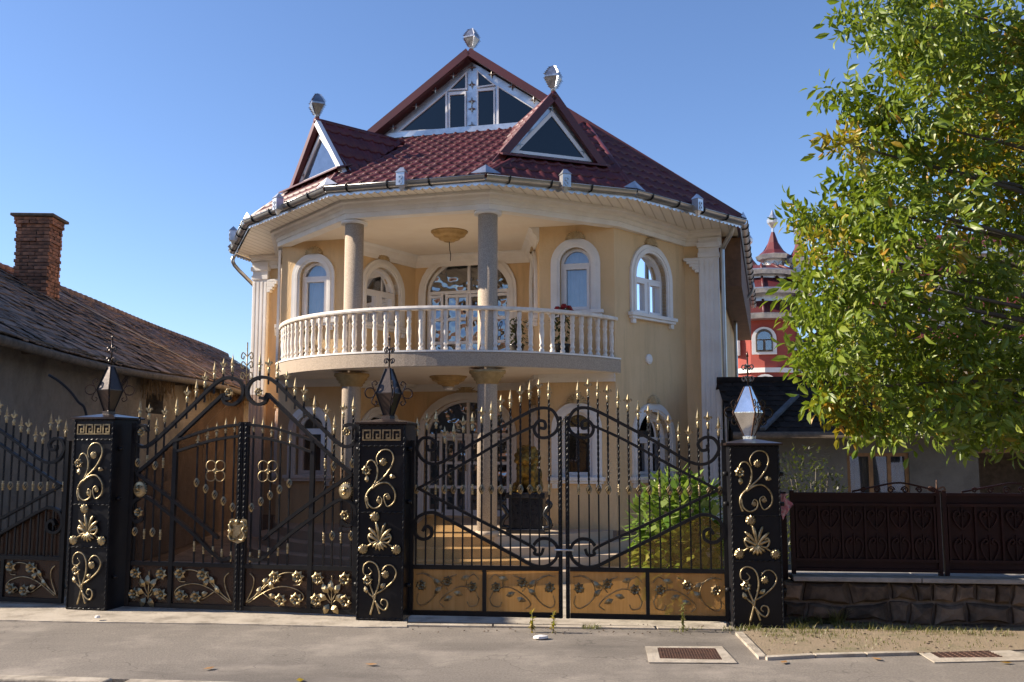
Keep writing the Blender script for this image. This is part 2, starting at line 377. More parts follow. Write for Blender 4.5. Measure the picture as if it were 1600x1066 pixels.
# pale concrete apron under the gates: two slabs with a ragged front edge
def ragged(a, b, n, amp):
    a, b = Vector(a), Vector(b); return [a + (b - a) * (i / n) + Vector((rnd.uniform(-amp, amp), rnd.uniform(-amp, amp))) for i in range(n + 1)]
def apron(name, front, back):
    f = [at_z(u, v, .012) for u, v in front]; bk = [at_z(u, v, .012) for u, v in back]
    fr = []
    for p, q in zip(f, f[1:]): fr += ragged(p.xy, q.xy, 9, .010)[:-1]
    fr.append(f[-1].xy)
    loop = [(p.x, p.y, .010) for p in fr] + [(p.x, p.y, .010) for p in bk[::-1]]
    return struct(MB().prism(loop, (0, 0, -.05)).build(name, 'concrete'))
apron('gate_threshold', [(-60, 967), (100, 971), (330, 974), (560, 979), (636, 979)], [(-60, 930), (100, 932), (330, 938), (560, 945), (636, 948)])
sheet('gate_gutter', [(-1.12, 10.6), (-1.12, 9.7), (2.2, 9.4), (2.2, 10.3)], -.09, 'dirt', .2)
for a_, b_ in ((-1.05, -.2), (-.18, .7), (.72, 1.4), (1.43, 2.14)):
    yk = lambda x: 9.90 - .22 * (x + 1.06) / 3.22
    struct(MB().prism([(a_, yk(a_) - .07, .004), (b_, yk(b_) - .07 + rnd.uniform(-.01, .01), .004), (b_, yk(b_) + .03, .004), (a_, yk(a_) + .03, .004)], (0, 0, .012)).build('threshold_edging', 'concrete'))
# earth verge on the right with its concrete edging
vp = [at_z(u, v, .0) for u, v in [(1158, 990), (1196, 1029), (1330, 1024), (1440, 1022), (1640, 1016), (2100, 1010), (2100, 960), (1640, 985), (1230, 968)]]
struct(MB().prism([(p.x, p.y, .012) for p in vp], (0, 0, -.05)).build('earth_verge', 'dirt'))
ed = MB(); eroot = struct(link('verge_edging', None))
for a, b in [((1155, 992), (1192, 1031)), ((1196, 1031), (1270, 1027)), ((1273, 1027), (1350, 1025)), ((1353, 1025), (1430, 1023))]:
    p, q = at_z(*a, 0), at_z(*b, 0); t = (q - p).normalized(); nrm = Vector((-t.y, t.x, 0)) * .035
    MB().prism([p - nrm, q - nrm, q + nrm, p + nrm], (0, 0, .03)).build('edging_slab', 'concrete', eroot).location.z = -.003

# ------------------------------------------------------------------ the big house
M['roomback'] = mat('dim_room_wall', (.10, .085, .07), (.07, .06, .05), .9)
HTH = R(15); HC = Vector((-.87, 20.5, 0))
H = thing('villa', 'large peach stucco villa with red tiled roof and curved balustraded balcony', 'house', HC, -HTH)
HM = Matrix.Translation(HC) @ Matrix.Rotation(-HTH, 4, 'Z'); HI = HM.inverted()
def h_w(u, v, wv):                                   # pixel -> villa frame, on the plane w = wv
    return HI @ on_plane(u, v, HM @ Vector((0, wv, 0)), HM.to_3x3() @ Vector((0, 1, 0)))
ZG, Z1, ZC = .30, 3.40, 5.95                         # ground floor, balcony floor, ceiling
WALL = [(-5.2, 11), (-5.2, 0), (-4.55, 0), (-3.41, -2.1), (-2.0, -2.1), (-1.3, 0), (1.3, 0), (2.0, -2.1), (3.43, -2.1), (4.55, 0), (5.2, 0), (5.2, 11), (-5.2, 11)]
def arch(w_, h, rise, n=16, z0=0.0):
    """outline points (s, z), centred on s = 0, from bottom left over the arch to bottom right"""
    pts = [(-w_ / 2, z0), (-w_ / 2, z0 + (h - rise) * .5)]
    for i in range(n + 1):
        a = math.pi - math.pi * i / n; pts.append((w_ / 2 * math.cos(a), z0 + h - rise + rise * math.sin(a)))
    return pts + [(w_ / 2, z0 + (h - rise) * .5), (w_ / 2, z0)]
class Face:
    def __init__(s, a, b):
        s.a = Vector((*a, 0)); d = Vector((*b, 0)) - s.a; s.L = d.length; s.d = d / s.L; s.n = Vector((s.d.y, -s.d.x, 0))
    def P(s, q, z, o=0.0): return s.a + s.d * q + s.n * o + Vector((0, 0, z))
holes = {i: [] for i in range(len(WALL))}
# (wall segment, centre s or None, sill z, width, height, rise, kind)
WIN = []
for zf in (0, 1):
    z0 = 4.30 if zf else 1.22
    WIN += [(3, .72, z0, .60, 1.22, .30, 'single'), (7, .70, z0, .60, 1.22, .30, 'single'),
            (2, 1.18, z0, 1.05, 1.24, .50, 'double'), (8, 1.17, z0, 1.05, 1.24, .50, 'double'),
            (4, 1.12, z0, 1.05, 1.24, .50, 'double'), (6, 1.10, z0, 1.05, 1.24, .50, 'double'),
            (5, 1.20, (Z1 if zf else ZG) + .04, 1.90, 2.46, .76, 'door')]
wb = {}
def ring(b, F, s0, inner, outer, o0, o1):
    n = len(inner); vs = []
    for (s, z) in inner: vs += [F.P(s0 + s, z, o0), F.P(s0 + s, z, o1)]
    for (s, z) in outer: vs += [F.P(s0 + s, z, o0), F.P(s0 + s, z, o1)]
    m = 2 * n; fs = []
    for i in range(n - 1):
        a, c = 2 * i, 2 * i + 2
        fs += [(a + 1, c + 1, m + c + 1, m + a + 1), (a, m + a, m + c, c), (a, c, c + 1, a + 1), (m + a, m + a + 1, m + c + 1, m + c)]
    for a in (0, 2 * n - 2): fs.append((a, a + 1, m + a + 1, m + a))
    b.add(vs, fs)
def bar(b, F, s0, sa, za, sb, zb, o0, o1):
    b.add([F.P(s0 + s, z, o) for o in (o0, o1) for s, z in ((sa, za), (sb, za), (sb, zb), (sa, zb))],
          [(0, 3, 2, 1), (4, 5, 6, 7), (0, 1, 5, 4), (1, 2, 6, 5), (2, 3, 7, 6), (3, 0, 4, 7)])
def pane(F, s0, pts, o, m, par):
    MB().add([F.P(s0 + s, z, o) for s, z in pts], [tuple(range(len(pts)))]).build('pane', m, par)
def inset(pts_fn, w_, h, rise, t, z0): return arch(w_ - 2 * t, h - t, max(rise - t * .6, .08), z0=z0)
for (seg, s0, z0, w_, h, rise, kind) in WIN:
    F = Face(WALL[seg], WALL[seg + 1]); hole = arch(w_, h, rise, z0=z0); holes[seg].append([(s0 + s, z) for s, z in hole])
    bw = .17 if kind != 'door' else .16
    fr = MB(); t = .055; o0, o1 = -.17, -.10
    inner = [(s * (1 - 2 * t / w_), z0 + t + (z - z0) * (1 - 2 * t / h)) for s, z in hole]
    ring(fr, F, s0, inner, hole, o0, o1)
    bar(fr, F, s0, -w_ / 2 + .01, z0, w_ / 2 - .01, z0 + t, o0 - .001, o1 - .002)
    zt = z0 + h - rise - (.02 if kind != 'door' else 0)
    bar(fr, F, s0, -w_ / 2 + .02, zt - .035, w_ / 2 - .02, zt + .035, o0 + .003, o1 + .004)
    name = 'door' if kind == 'door' else 'window'
    if kind == 'double': bar(fr, F, s0, -.045, z0 + .02, .045, zt, o0 + .002, o1 + .003)
    if kind == 'door': bar(fr, F, s0, -.03, zt, .03, z0 + h - .02, o0 + .002, o1 + .003)
    W = fr.build(name, 'pvc', H)
    sash = MB(); panes = []
    if kind == 'single': cells = [(-w_ / 2 + t, w_ / 2 - t)]
    elif kind == 'double': cells = [(-w_ / 2 + t, -.04), (.04, w_ / 2 - t)]
    else: cells = []
    for a, c in cells:
        for q in ((a, z0 + t, a + .05, zt - .03), (c - .05, z0 + t, c, zt - .03), (a + .05, z0 + t, c - .05, z0 + t + .05), (a + .05, zt - .08, c - .05, zt - .03)):
            bar(sash, F, s0, *q, o0 + .015, o1 + .018)
        pane(F, s0, [(a + .05, z0 + t + .05), (c - .05, z0 + t + .05), (c - .05, zt - .08), (a + .05, zt - .08)], -.145, 'glass', W)
    if cells: sash.build('sash', 'pvc', W)
    if kind == 'door':
        cols = [(-.92, -.58), (-.54, 0), (0, .54), (.58, .92)]
        for ci, (a, c) in enumerate(cols):
            lf = MB(); st = .06; rows = 3; zb = z0 + .06; dz = (zt - .05 - zb - .06) / rows
            sub = [(a + st, c - st)] if ci in (0, 3) else [(a + st, (a + c) / 2 - .025), ((a + c) / 2 + .025, c - st)]
            bar(lf, F, s0, a + .004, zb, a + st, zt - .036, o0, o1 + .012); bar(lf, F, s0, c - st, zb, c - .004, zt - .036, o0, o1 + .012)
            if len(sub) == 2: bar(lf, F, s0, sub[0][1], zb + .002, sub[1][0], zt - .04, o0, o1 + .008)
            for r in range(rows + 1):
                z = zb + r * dz; bar(lf, F, s0, a + st, z, c - st, z + .06, o0, o1 + .010)
            L = lf.build('door_leaf' if ci in (1, 2) else 'side_light', 'pvc', W)
            for (pa, pc) in sub:
                for r in range(rows):
                    z = zb + r * dz + .06; pane(F, s0, [(pa, z), (pc, z), (pc, z + dz - .06), (pa, z + dz - .06)], -.14, 'cutglass', W)
            if ci == 1:
                MB().tube([F.P(s0 + c - .03, z0 + .95, o1 + .01), F.P(s0 + c - .03, z0 + .95, o1 + .06), F.P(s0 + c - .03, z0 + 1.15, o1 + .06), F.P(s0 + c - .03, z0 + 1.15, o1 + .01)], .012, 6).build('handle', 'gilt', W)
    # arched light above the transom
    up = [(s, z) for s, z in inner if z > zt + .03]
    if kind == 'door':
        for sg in (-1, 1):
            q = [(s, z) for s, z in up if s * sg > .04]; q = sorted(q, key=lambda p: -p[0] * sg)
            pts = [(sg * .03, zt + .035), (sg * (w_ / 2 - .08), zt + .035)] + q + [(sg * .03, z0 + h - t)]
            pane(F, s0, pts, -.14, 'cutglass', W)
    else: pane(F, s0, [(-up[-1][0], zt + .035), ] + up + [(up[-1][0], zt + .035)], -.145, 'glass', W)
    # surround, sill, keystone, curtain
    sb = MB()
    outer = arch(w_ + 2 * bw, h + bw, rise + bw, z0=z0); inn = [(s, z) for s, z in hole]
    ring(sb, F, s0, inn, outer, -.10, .045)
    mid = arch(w_ + bw * 1.1, h + bw * .55, rise + bw * .55, z0=z0); ring(sb, F, s0, arch(w_ + bw * .5, h + bw * .25, rise + bw * .25, z0=z0), mid, .044, .062)
    sb.build('surround', 'white', W)
    if kind != 'door':
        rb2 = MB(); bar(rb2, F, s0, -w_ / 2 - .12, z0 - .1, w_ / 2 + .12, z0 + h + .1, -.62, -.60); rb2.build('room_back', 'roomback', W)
        sl_ = MB(); e = w_ / 2 + bw + .06
        bar(sl_, F, s0, -e, z0 - .05, e, z0 + .02, -.12, .12); bar(sl_, F, s0, -e + .03, z0 - .10, e - .03, z0 - .051, .0, .09)
        for sg in (-1, 1): bar(sl_, F, s0, sg * (e - .12) - .05, z0 - .19, sg * (e - .12) + .05, z0 - .101, 0, .07)
        bevel(sl_.build('sill', 'white', W), .008)
        cu = MB(); n = 40; vs = []
        if z0 < 3: continue_ks = True
        for i in range(n + 1):
            s = -w_ / 2 + w_ * i / n; o = -.30 + .025 * math.sin(i * 1.9 + seg) + .01 * math.sin(i * .7)
            vs += [F.P(s0 + s, z0, o), F.P(s0 + s, z0 + h, o)]
        cu.add(vs, [(2 * i, 2 * i + 2, 2 * i + 3, 2 * i + 1) for i in range(n)], True); (cu.build('curtain', 'curtain', W, False) if z0 > 3 else None)
    ks = MB(); zk = z0 + h + bw - .02; kr = .20 if kind != 'door' else .26
    vs = [F.P(s0, zk, .045), F.P(s0, zk, .10)]; nk = 22
    for i in range(nk + 1):
        a = math.pi * i / nk; rr = kr * (1 - .10 * (i % 2)); vs += [F.P(s0 - rr * math.cos(a), zk + rr * .85 * math.sin(a), .0), F.P(s0 - rr * .93 * math.cos(a), zk + rr * .8 * math.sin(a), .06 - .015 * (i % 2))]
    ks.add(vs, [f for i in range(nk) for f in ((1, 3 + 2 * i, 5 + 2 * i), (3 + 2 * i, 2 + 2 * i, 4 + 2 * i, 5 + 2 * i))])
    ks.build('keystone', 'shell', W, False)
wl = MB()
for i in range(len(WALL) - 1):
    F = Face(WALL[i], WALL[i + 1]); zt = 6.15
    outer = [(0, -.4), (F.L, -.4), (F.L, zt), (0, zt)]
    loops = [[Vector((s, z, 0)) for s, z in outer]] + [[Vector((s, z, 0)) for s, z in h_] for h_ in holes[i]]
    tri = tessellate_polygon(loops); flat = [p for l in loops for p in l]
    wl.add([F.P(p.x, p.y) for p in flat], tri)
    for h_ in holes[i]:
        vs = []
        for s, z in h_: vs += [F.P(s, z, 0), F.P(s, z, -.22)]
        n = len(h_); wl.add(vs, [(2 * k, 2 * ((k + 1) % n), 2 * ((k + 1) % n) + 1, 2 * k + 1) for k in range(n)])
wl.build('wall', 'stucco', H, False)
# stone-tiled plinth along the front walls
for i in (1, 2, 3, 7, 8, 9):
    F = Face(WALL[i], WALL[i + 1]); n = max(1, round(F.L / .36)); b = MB()
    for r in range(2):
        for k in range(n):
            tw = F.L / n; bb = MB(); bar(bb, F, 0, k * tw + .006, -.36 + r * .33, (k + 1) * tw - .006, -.04 + r * .33, 0, .035 + rnd.uniform(0, .008)); bb.build('plinth_tile', 'plinth', H)
# corner pilasters, fluted
def pilaster(u0, u1, side):
    b = MB(); F = Face((u0, 0), (u1, 0)); w_ = u1 - u0
    bar(b, F, 0, 0, -.36, w_, 6.0, 0, .10)
    n = 4
    for k in range(n): bar(b, F, 0, (k + .18) * w_ / n, .5, (k + .82) * w_ / n, 5.55, .099, .112)
    bar(b, F, 0, -.015, 5.6, w_ + .015, 5.70, .0, .13); bar(b, F, 0, -.03, 5.80, w_ + .03, 5.90, .0, .15)
    bar(b, F, 0, -.02, -.36, w_ + .02, .45, 0, .125)
    q = -1 if side > 0 else 1; x0 = 0 if side > 0 else w_
    for k in range(5):
        bar(b, F, 0, *sorted((x0, x0 + q * (.30 - .055 * k)))[:1], 5.60 - .06 * k - .06, sorted((x0, x0 + q * (.30 - .055 * k)))[1], 5.60 - .06 * k - .001, 0, .12)
    bevel(b.build('pilaster', 'white', H), .008)
pilaster(-5.24, -4.86, -1); pilaster(4.84, 5.24, 1)
for u in (-3.43, ):
    F = Face((-3.62, -1.75), (-3.43, -2.12)); b = MB(); bar(b, F, 0, 0, 3.4, F.L, 5.8, .0, .05); b.build('corner_strip', 'white', H)
# round white vent on the right bay
F = Face(WALL[8], WALL[9]); MB().lathe([(.10, 0), (.10, .03), (.06, .05)], 12, smooth=False).build('vent_cap', 'white', H, loc=F.P(1.05, 3.46, 0), rot=(R(90), 0, math.atan2(F.d.y, F.d.x)))
# porch ceiling, soffit, cornice
CORN = [(-5.3, .0), (-4.52, -.04), (-3.47, -2.16), (-1.10, -4.02), (1.58, -4.05), (3.52, -2.18), (4.58, -.04), (5.3, .0)]
GUT = [(-5.50, 11.4), (-5.50, -.48), (-3.72, -2.90), (-1.12, -4.72), (1.72, -4.74), (3.94, -3.15), (5.70, -.42), (5.70, 11.4)]
MB().prism([(x, y, ZC) for x, y in CORN[1:-1]], (0, 0, .04)).build('porch_ceiling', 'cream', H)
MB().prism([(x * .985, y * .985, 6.17) for x, y in GUT], (0, 0, .03)).build('soffit', 'soffit', H)
def offset_line(pl, o):
    out = []
    for i, p in enumerate(pl):
        p = Vector(p); dirs = []
        if i > 0: dirs.append((p - Vector(pl[i - 1])).normalized())
        if i < len(pl) - 1: dirs.append((Vector(pl[i + 1]) - p).normalized())
        ns = [Vector((d.y, -d.x)) for d in dirs]; n = sum(ns, Vector((0, 0))).normalized(); k = 1 / max(.4, n.dot(ns[0])); out.append(p + n * o * k)
    return out
def sweep(b, pl, prof):
    """prof: list of (outward offset, z)"""
    rows = [offset_line(pl, o) for o, z in prof]; m = len(prof); N = len(pl); vs = []
    for i in range(N):
        for j in range(m): vs.append((*rows[j][i], prof[j][1]))
    fs = [(i * m + j, (i + 1) * m + j, (i + 1) * m + (j + 1) % m, i * m + (j + 1) % m) for i in range(N - 1) for j in range(m)]
    b.add(vs, fs + [tuple(range(m)), tuple((N - 1) * m + j for j in range(m))])
b = MB(); sweep(b, CORN, [(-.20, 5.86), (.015, 5.86), (.015, 5.95), (.04, 5.96), (.04, 6.03), (.08, 6.05), (.10, 6.10), (.16, 6.12), (.16, 6.168), (-.20, 6.168)])
b.build('cornice', 'white', H)
NICHE = [(-2.0, -2.1), (-1.3, 0), (1.3, 0), (2.0, -2.1)]
b = MB(); sweep(b, NICHE, [(.0, 5.70), (.03, 5.70), (.05, 5.78), (.11, 5.84), (.13, 5.90), (.20, 5.946), (0, 5.946)])
b.build('niche_moulding', 'white', H)
# columns
CP = [(-1.05, -3.78), (1.50, -3.86)]
for x, y in CP:
    c = link('column', MB().lathe([(.17, 0), (.17, 5.88)], 24, smooth=True).mesh('column', 'gran'), H, (x, y, 0))
    c.scale = (1, 1, 1)
    MB().lathe([(.175, 0), (.20, .02), (.20, .05), (.235, .07), (.235, .10), (.275, .13), (.275, .16), (.315, .19), (.315, .235)], 24).build('capital', 'gilt', c, loc=(0, 0, 2.85))
    MB().lathe([(.20, 0), (.20, .07), (.18, .09)], 24).build('column_base', 'beige', c, loc=(0, 0, ZG))
    MB().lathe([(.24, 0), (.24, .05), (.20, .06)], 24).build('abutment', 'white', c, loc=(0, 0, 5.80))
# balcony: slab, balusters, rail
ARC_A, ARC_B, ARC_M = Vector((-3.45, -2.06)), Vector((3.50, -2.06)), Vector((.10, -4.42))
def circ3(a, b_, c):
    d = 2 * (a.x * (b_.y - c.y) + b_.x * (c.y - a.y) + c.x * (a.y - b_.y))
    s = lambda p: p.x * p.x + p.y * p.y
    o = Vector(((s(a) * (b_.y - c.y) + s(b_) * (c.y - a.y) + s(c) * (a.y - b_.y)) / d, (s(a) * (c.x - b_.x) + s(b_) * (a.x - c.x) + s(c) * (b_.x - a.x)) / d))
    return o, (a - o).length
AO, AR = circ3(ARC_A, ARC_M, ARC_B)
a0 = math.atan2(ARC_A.y - AO.y, ARC_A.x - AO.x); a1 = math.atan2(ARC_B.y - AO.y, ARC_B.x - AO.x)
if a0 > 0: a0 -= 2 * math.pi
def arc(t, off=0.0):
    a = a0 + (a1 - a0) * t; return (AO.x + (AR + off) * math.cos(a), AO.y + (AR + off) * math.sin(a))
arcp = [arc(i / 48) for i in range(49)]
niche_in = [(2.0, -2.1), (1.3, 0), (-1.3, 0), (-2.0, -2.1)]
b = MB().prism([(x, y, Z1 - .02) for x, y in arcp + niche_in], (0, 0, -.25)); b.build('balcony_slab', 'cream', H)
b = MB(); sweep(b, arcp, [(.0, Z1 - .26), (.03, Z1 - .26), (.03, Z1 - .03), (.0, Z1 - .03)]); b.build('balcony_fascia', 'gran', H)
b = MB(); sweep(b, [arc(i / 48, -.02) for i in range(49)], [(-.14, Z1 - .019), (.06, Z1 - .019), (.06, Z1 + .012), (-.14, Z1 + .012)]); b.build('balcony_edging', 'white', H)
for j, (za, zb_) in enumerate([(2.98, 3.06), (3.06, 3.14)]):
    b = MB(); sweep(b, [(-3.43, -2.11), (-2.0, -2.11)], [(0, za), (.06 + .05 * j, za), (.06 + .05 * j, zb_ - .001), (0, zb_ - .001)]); sweep(b, [(2.0, -2.11), (3.43, -2.11)], [(0, za), (.06 + .05 * j, za), (.06 + .05 * j, zb_ - .001), (0, zb_ - .001)])
    sweep(b, NICHE, [(.002, za), (.06 + .05 * j, za), (.06 + .05 * j, zb_ - .002), (.002, zb_ - .002)]); b.build('ceiling_moulding', 'white', H)
prof = [(.045, 0), (.045, .05), (.030, .07), (.030, .09), (.044, .11), (.044, .13), (.032, .16), (.040, .24), (.046, .32), (.040, .40), (.032, .47), (.044, .50), (.044, .52), (.030, .545), (.040, .57), (.045, .62), (.045, .70)]
bme = MB().lathe(prof, 10).mesh('baluster', 'balu')
NB = 41
for i in range(NB):
    x, y = arc((i + .5) / NB, -.10); link('baluster', bme, H, (x, y, Z1 + .012), (0, 0, rnd.uniform(0, 3)))
b = MB(); sweep(b, [arc(i / 48, -.10) for i in range(49)], [(-.075, Z1 + .71), (.075, Z1 + .71), (.085, Z1 + .735), (.075, Z1 + .775), (-.075, Z1 + .775)]); b.build('handrail', 'balu', H)
# ceiling roses with their lamp wires
for z, wire in ((ZC - .001, .38), (Z1 - .27, 0)):
    u_, w_ = .23, -2.2
    cr = MB().lathe([(.10, -.20), (.13, -.17), (.20, -.155), (.22, -.12), (.30, -.09), (.33, -.04), (.36, -.02), (.36, 0)], 24, smooth=False).build('ceiling_rose', 'gilt', H, loc=(u_, w_, z))
    if wire: MB().tube([(0, 0, -.2), (.01, 0, -.36), (.03, 0, -.46), (.02, .01, -.58)], .008, 5).build('lamp_wire', 'iron', cr)
    else: MB().lathe([(.06, -.26), (.09, -.24), (.10, -.2)], 14).build('lamp_bowl', 'curtain', cr)
# entrance terrace and curved steps
def terrace(off, z, name):
    pts = [arc(i / 40, off) for i in range(41)]
    MB().prism([(x, y, z) for x, y in pts] + [(pts[-1][0], -1.9, z), (1.3, -.02, z), (-1.3, -.02, z), (pts[0][0], -1.9, z)], (0, 0, -(z + .4))).build(name, 'beige', H)
terrace(-.1, ZG, 'terrace'); terrace(.25, ZG - .16, 'step'); terrace(.6, ZG - .32, 'step'); terrace(.95, ZG - .48, 'step')

# ------------------------------------------------------------------ villa roof
ZE = 6.26
EAV = [Vector((x, y, ZE)) for x, y in GUT]
APX = Vector((.08, -.45, 10.28)); T0L, T0R = Vector((-2.50, -.45, 8.50)), Vector((2.60, -.45, 8.50))
def rake(side):  # point on the main verge at half-width
    return T0R if side > 0 else T0L
TILE_W, TILE_L = .245, .40
tile_faces = []
def roof_face(poly, eave_a, eave_b, parts, tiles_out):
    """poly: planar 3-D loop; eave a->b gives the horizontal direction. Emits clipped tile meshes"""
    ex = (eave_b - eave_a).normalized(); n = (poly[1] - poly[0]).cross(poly[2] - poly[0]).normalized()
    if n.z < 0: n = -n
    ey = n.cross(ex).normalized()
    if ey.z < 0: ey = -ey
    o = eave_a; loc = [((p - o).dot(ex), (p - o).dot(ey)) for p in poly]
    mtx = Matrix((ex, ey, n)).transposed().to_4x4(); mtx.translation = o
    x0 = min(p[0] for p in loc); x1 = max(p[0] for p in loc); y1 = max(p[1] for p in loc)
    area = sum(loc[i][0] * loc[(i + 1) % len(loc)][1] - loc[(i + 1) % len(loc)][0] * loc[i][1] for i in range(len(loc)))
    sgn = 1 if area > 0 else -1
    def inside(x, y):
        for i in range(len(loc)):
            ax, ay = loc[i]; bx, by = loc[(i + 1) % len(loc)]
            if ((bx - ax) * (y - ay) - (by - ay) * (x - ax)) * sgn < 0: return False
        return True
    r = 0; y = 0.0
    while y < y1:
        x = math.floor(x0 / TILE_W) * TILE_W
        while x < x1:
            cs = [inside(x, y), inside(x + TILE_W, y), inside(x, y + TILE_L), inside(x + TILE_W, y + TILE_L), inside(x + TILE_W / 2, y + TILE_L / 2)]
            if any(cs): tiles_out.append((mtx, loc, sgn, x, y, all(cs)))
            x += TILE_W
        y += TILE_L
_tm = MB(); prof_t = [(0, .012), (.045, .005), (.085, .020), (.1225, .046), (.16, .020), (.20, .005), (.245, .012)]
vs = []
for (px_, pz) in prof_t: vs += [(px_, -.012, pz - .004), (px_, -.012, pz + .030), (px_, TILE_L, pz + .004)]
_tm.add(vs, [f for i in range(6) for f in ((3 * i, 3 * i + 3, 3 * i + 4, 3 * i + 1), (3 * i + 1, 3 * i + 4, 3 * i + 5, 3 * i + 2))], True)
TILE_ME = _tm.mesh('roof_tile', 'redtile', False)
def tile_mesh(item):
    mtx, loc, sgn, x, y, full = item
    if full: return TILE_ME, mtx @ Matrix.Translation((x, y, 0))
    bm = bmesh.new(); bm.from_mesh(TILE_ME); bmesh.ops.translate(bm, verts=bm.verts, vec=(x, y, 0))
    for i in range(len(loc)):
        a = Vector((*loc[i], 0)); c = Vector((*loc[(i + 1) % len(loc)], 0)); d = (c - a).normalized(); nrm = Vector((d.y, -d.x, 0)) * sgn
        if abs(d.y) < .02 and a.y < .05: continue
        g = bm.verts[:] + bm.edges[:] + bm.faces[:]
        if not g: break
        bmesh.ops.bisect_plane(bm, geom=g, plane_co=a, plane_no=nrm, clear_outer=True)
    if not bm.faces: bm.free(); return None, None
    bmesh.ops.translate(bm, verts=bm.verts, vec=(-x, -y, 0))
    me = bpy.data.meshes.new('roof_tile'); bm.to_mesh(me); bm.free(); me.materials.append(M['redtile'])
    for p in me.polygons: p.use_smooth = True
    return me, mtx @ Matrix.Translation((x, y, 0))
near, rest = [], []
FC = [EAV[3], EAV[4], T0R, T0L]; FR1 = [EAV[4], EAV[5], T0R]; FR2 = [EAV[5], EAV[6], T0R]; FL1 = [EAV[2], EAV[3], T0L]; FL2 = [EAV[1], EAV[2], T0L]
rb = MB()
for f in (FC, FR1, FR2, FL1, FL2): rb.add([p - Vector((0, 0, .02)) for p in f], [tuple(range(len(f)))])
BK = Vector((0, 11.6, 0))
def mainslope(e0, e1, apx): return [e0, e1, Vector((apx.x, 11.4, apx.z)), apx.copy()]
SR = [EAV[6] + Vector((0, -.05, 0)), EAV[7], Vector((APX.x, 11.4, APX.z)), APX]; SLf = [EAV[1] + Vector((0, 0, 0)), EAV[0], Vector((APX.x, 11.4, APX.z)), APX]
for f in (SR, SLf): rb.add([p - Vector((0, 0, .02)) for p in f], [tuple(range(4))])
RT = rb.build('roof', 'redtrim', H, False)
tl = []
roof_face(FC, EAV[3], EAV[4], 0, tl); roof_face(FR1, EAV[4], EAV[5], 0, tl); roof_face(FL1, EAV[2], EAV[3], 0, tl); near += tl
tl = []; roof_face(FR2, EAV[5], EAV[6], 0, tl); near += tl
tl = []; roof_face(FL2, EAV[1], EAV[2], 0, tl); rest += tl
tl = []; roof_face(SR, SR[0], SR[1], 0, tl); rest += [t for t in tl if t[3] < 6]
# dormers
def dormer(side):
    if side > 0: e = (EAV[5] - EAV[4]).normalized(); mid = (EAV[4] + EAV[5]) / 2; sh = .20
    else: e = (EAV[3] - EAV[2]).normalized(); mid = (EAV[2] + EAV[3]) / 2; sh = -.20
    inn = Vector((-e.y, e.x, 0)); mid = mid + e * sh
    P = lambda s, i, z: mid + e * s + inn * i + Vector((0, 0, z - ZE))
    D = link('dormer', None, H)
    zf, za, hw, fi, bi = (6.74, 8.10, 1.10, .80, 2.75) if side > 0 else (6.62, 8.06, 1.22, .70, 2.70)
    A = P(0, fi, za); FLt, FRt = P(-hw, fi, zf), P(hw, fi, zf); B = P(0, bi, za)
    rf = MB(); rf.add([A, FLt, B], [(0, 1, 2)]).add([A, FRt, B], [(0, 1, 2)]); rf.build('dormer_roof', 'redtrim', D, False)
    t2 = []
    for F3, s in ((FLt, -1), (FRt, 1)):
        # tiles laid on the slope: eave direction is the line foot -> back at the same height
        roof_face([A, F3, B] if s > 0 else [F3, A, B], P(s * hw, fi, zf), P(s * hw, bi, zf), 0, t2)
    # barge boards
    for F3, s in ((FLt, -1), (FRt, 1)):
        bm_ = MB()
        d = (F3 - A).normalized(); up = Vector((0, 0, 1)); nrm = (up - d * up.dot(d)).normalized()
        bt = .07 if side > 0 else .05; q = [A + nrm * bt, F3 + nrm * bt + d * .06, F3 - nrm * bt + d * .06, A - nrm * bt]
        bm_.prism([p - inn * .05 for p in q], inn * .10)
        bm_.build('barge_board', 'redtrim' if side > 0 or s < 0 else 'pvc', D)
    # gable: metal plate, glazing bars, pane
    gi = fi + .10; k = .93
    def tri(sc, zlo, i, ztop): return [P(-hw * sc, i, zlo), P(hw * sc, i, zlo), P(0, i, ztop)]
    MB().prism(tri(.92, 6.86, gi, 7.98), inn * .03).build('gable_plate', 'zinc', D)
    MB().prism(tri(.72, 6.98, gi - .035, 7.85), inn * .03, [tri(.585, 7.035, gi - .035, 7.75)]).build('window_frame', 'pvc', D)
    MB().add(tri(.585, 7.035, gi - .012, 7.75), [(0, 1, 2)]).build('pane', 'darkglass' if side > 0 else 'glass', D, False)
    ros = MB().add([(0, 0, -.02), (0, 0, .075), (.012, 0, .012), (.075, 0, 0), (.012, 0, -.012), (0, 0, -.075), (-.012, 0, -.012), (-.075, 0, 0), (-.012, 0, .012)], [(0, 1, 2), (0, 2, 3), (0, 3, 4), (0, 4, 5), (0, 5, 6), (0, 6, 7), (0, 7, 8), (0, 8, 1)]).mesh('rosette', 'gutter')
    for s, z in [(-.45, 6.92), (.05, 6.92), (.45, 6.92), (-.62, 7.15), (.62, 7.15), (-.42, 7.45), (.42, 7.45), (0, 7.90)]:
        p = P(s, gi - .045, z); link('rosette', ros, D, p, (0, 0, math.atan2(e.y, e.x)))
    # apron flashing below the gable
    MB().prism([P(-hw * .95, gi - .30, 6.84), P(hw * .95, gi - .30, 6.84), P(hw * .95, gi + .05, 6.97), P(-hw * .95, gi + .05, 6.97)], (0, 0, .03)).build('apron_flashing', 'redtrim', D)
    # ridge cap
    MB().tube([A - inn * .05 + Vector((0, 0, .02)), B], .06, 8, Vector((0, 0, 1))).build('ridge_cap', 'redtrim', D)
    fin = finial(D, A + Vector((0, 0, .05)), .95, math.atan2(e.y, e.x) + (.5 if side < 0 else .1))
    return t2
FIN = {}
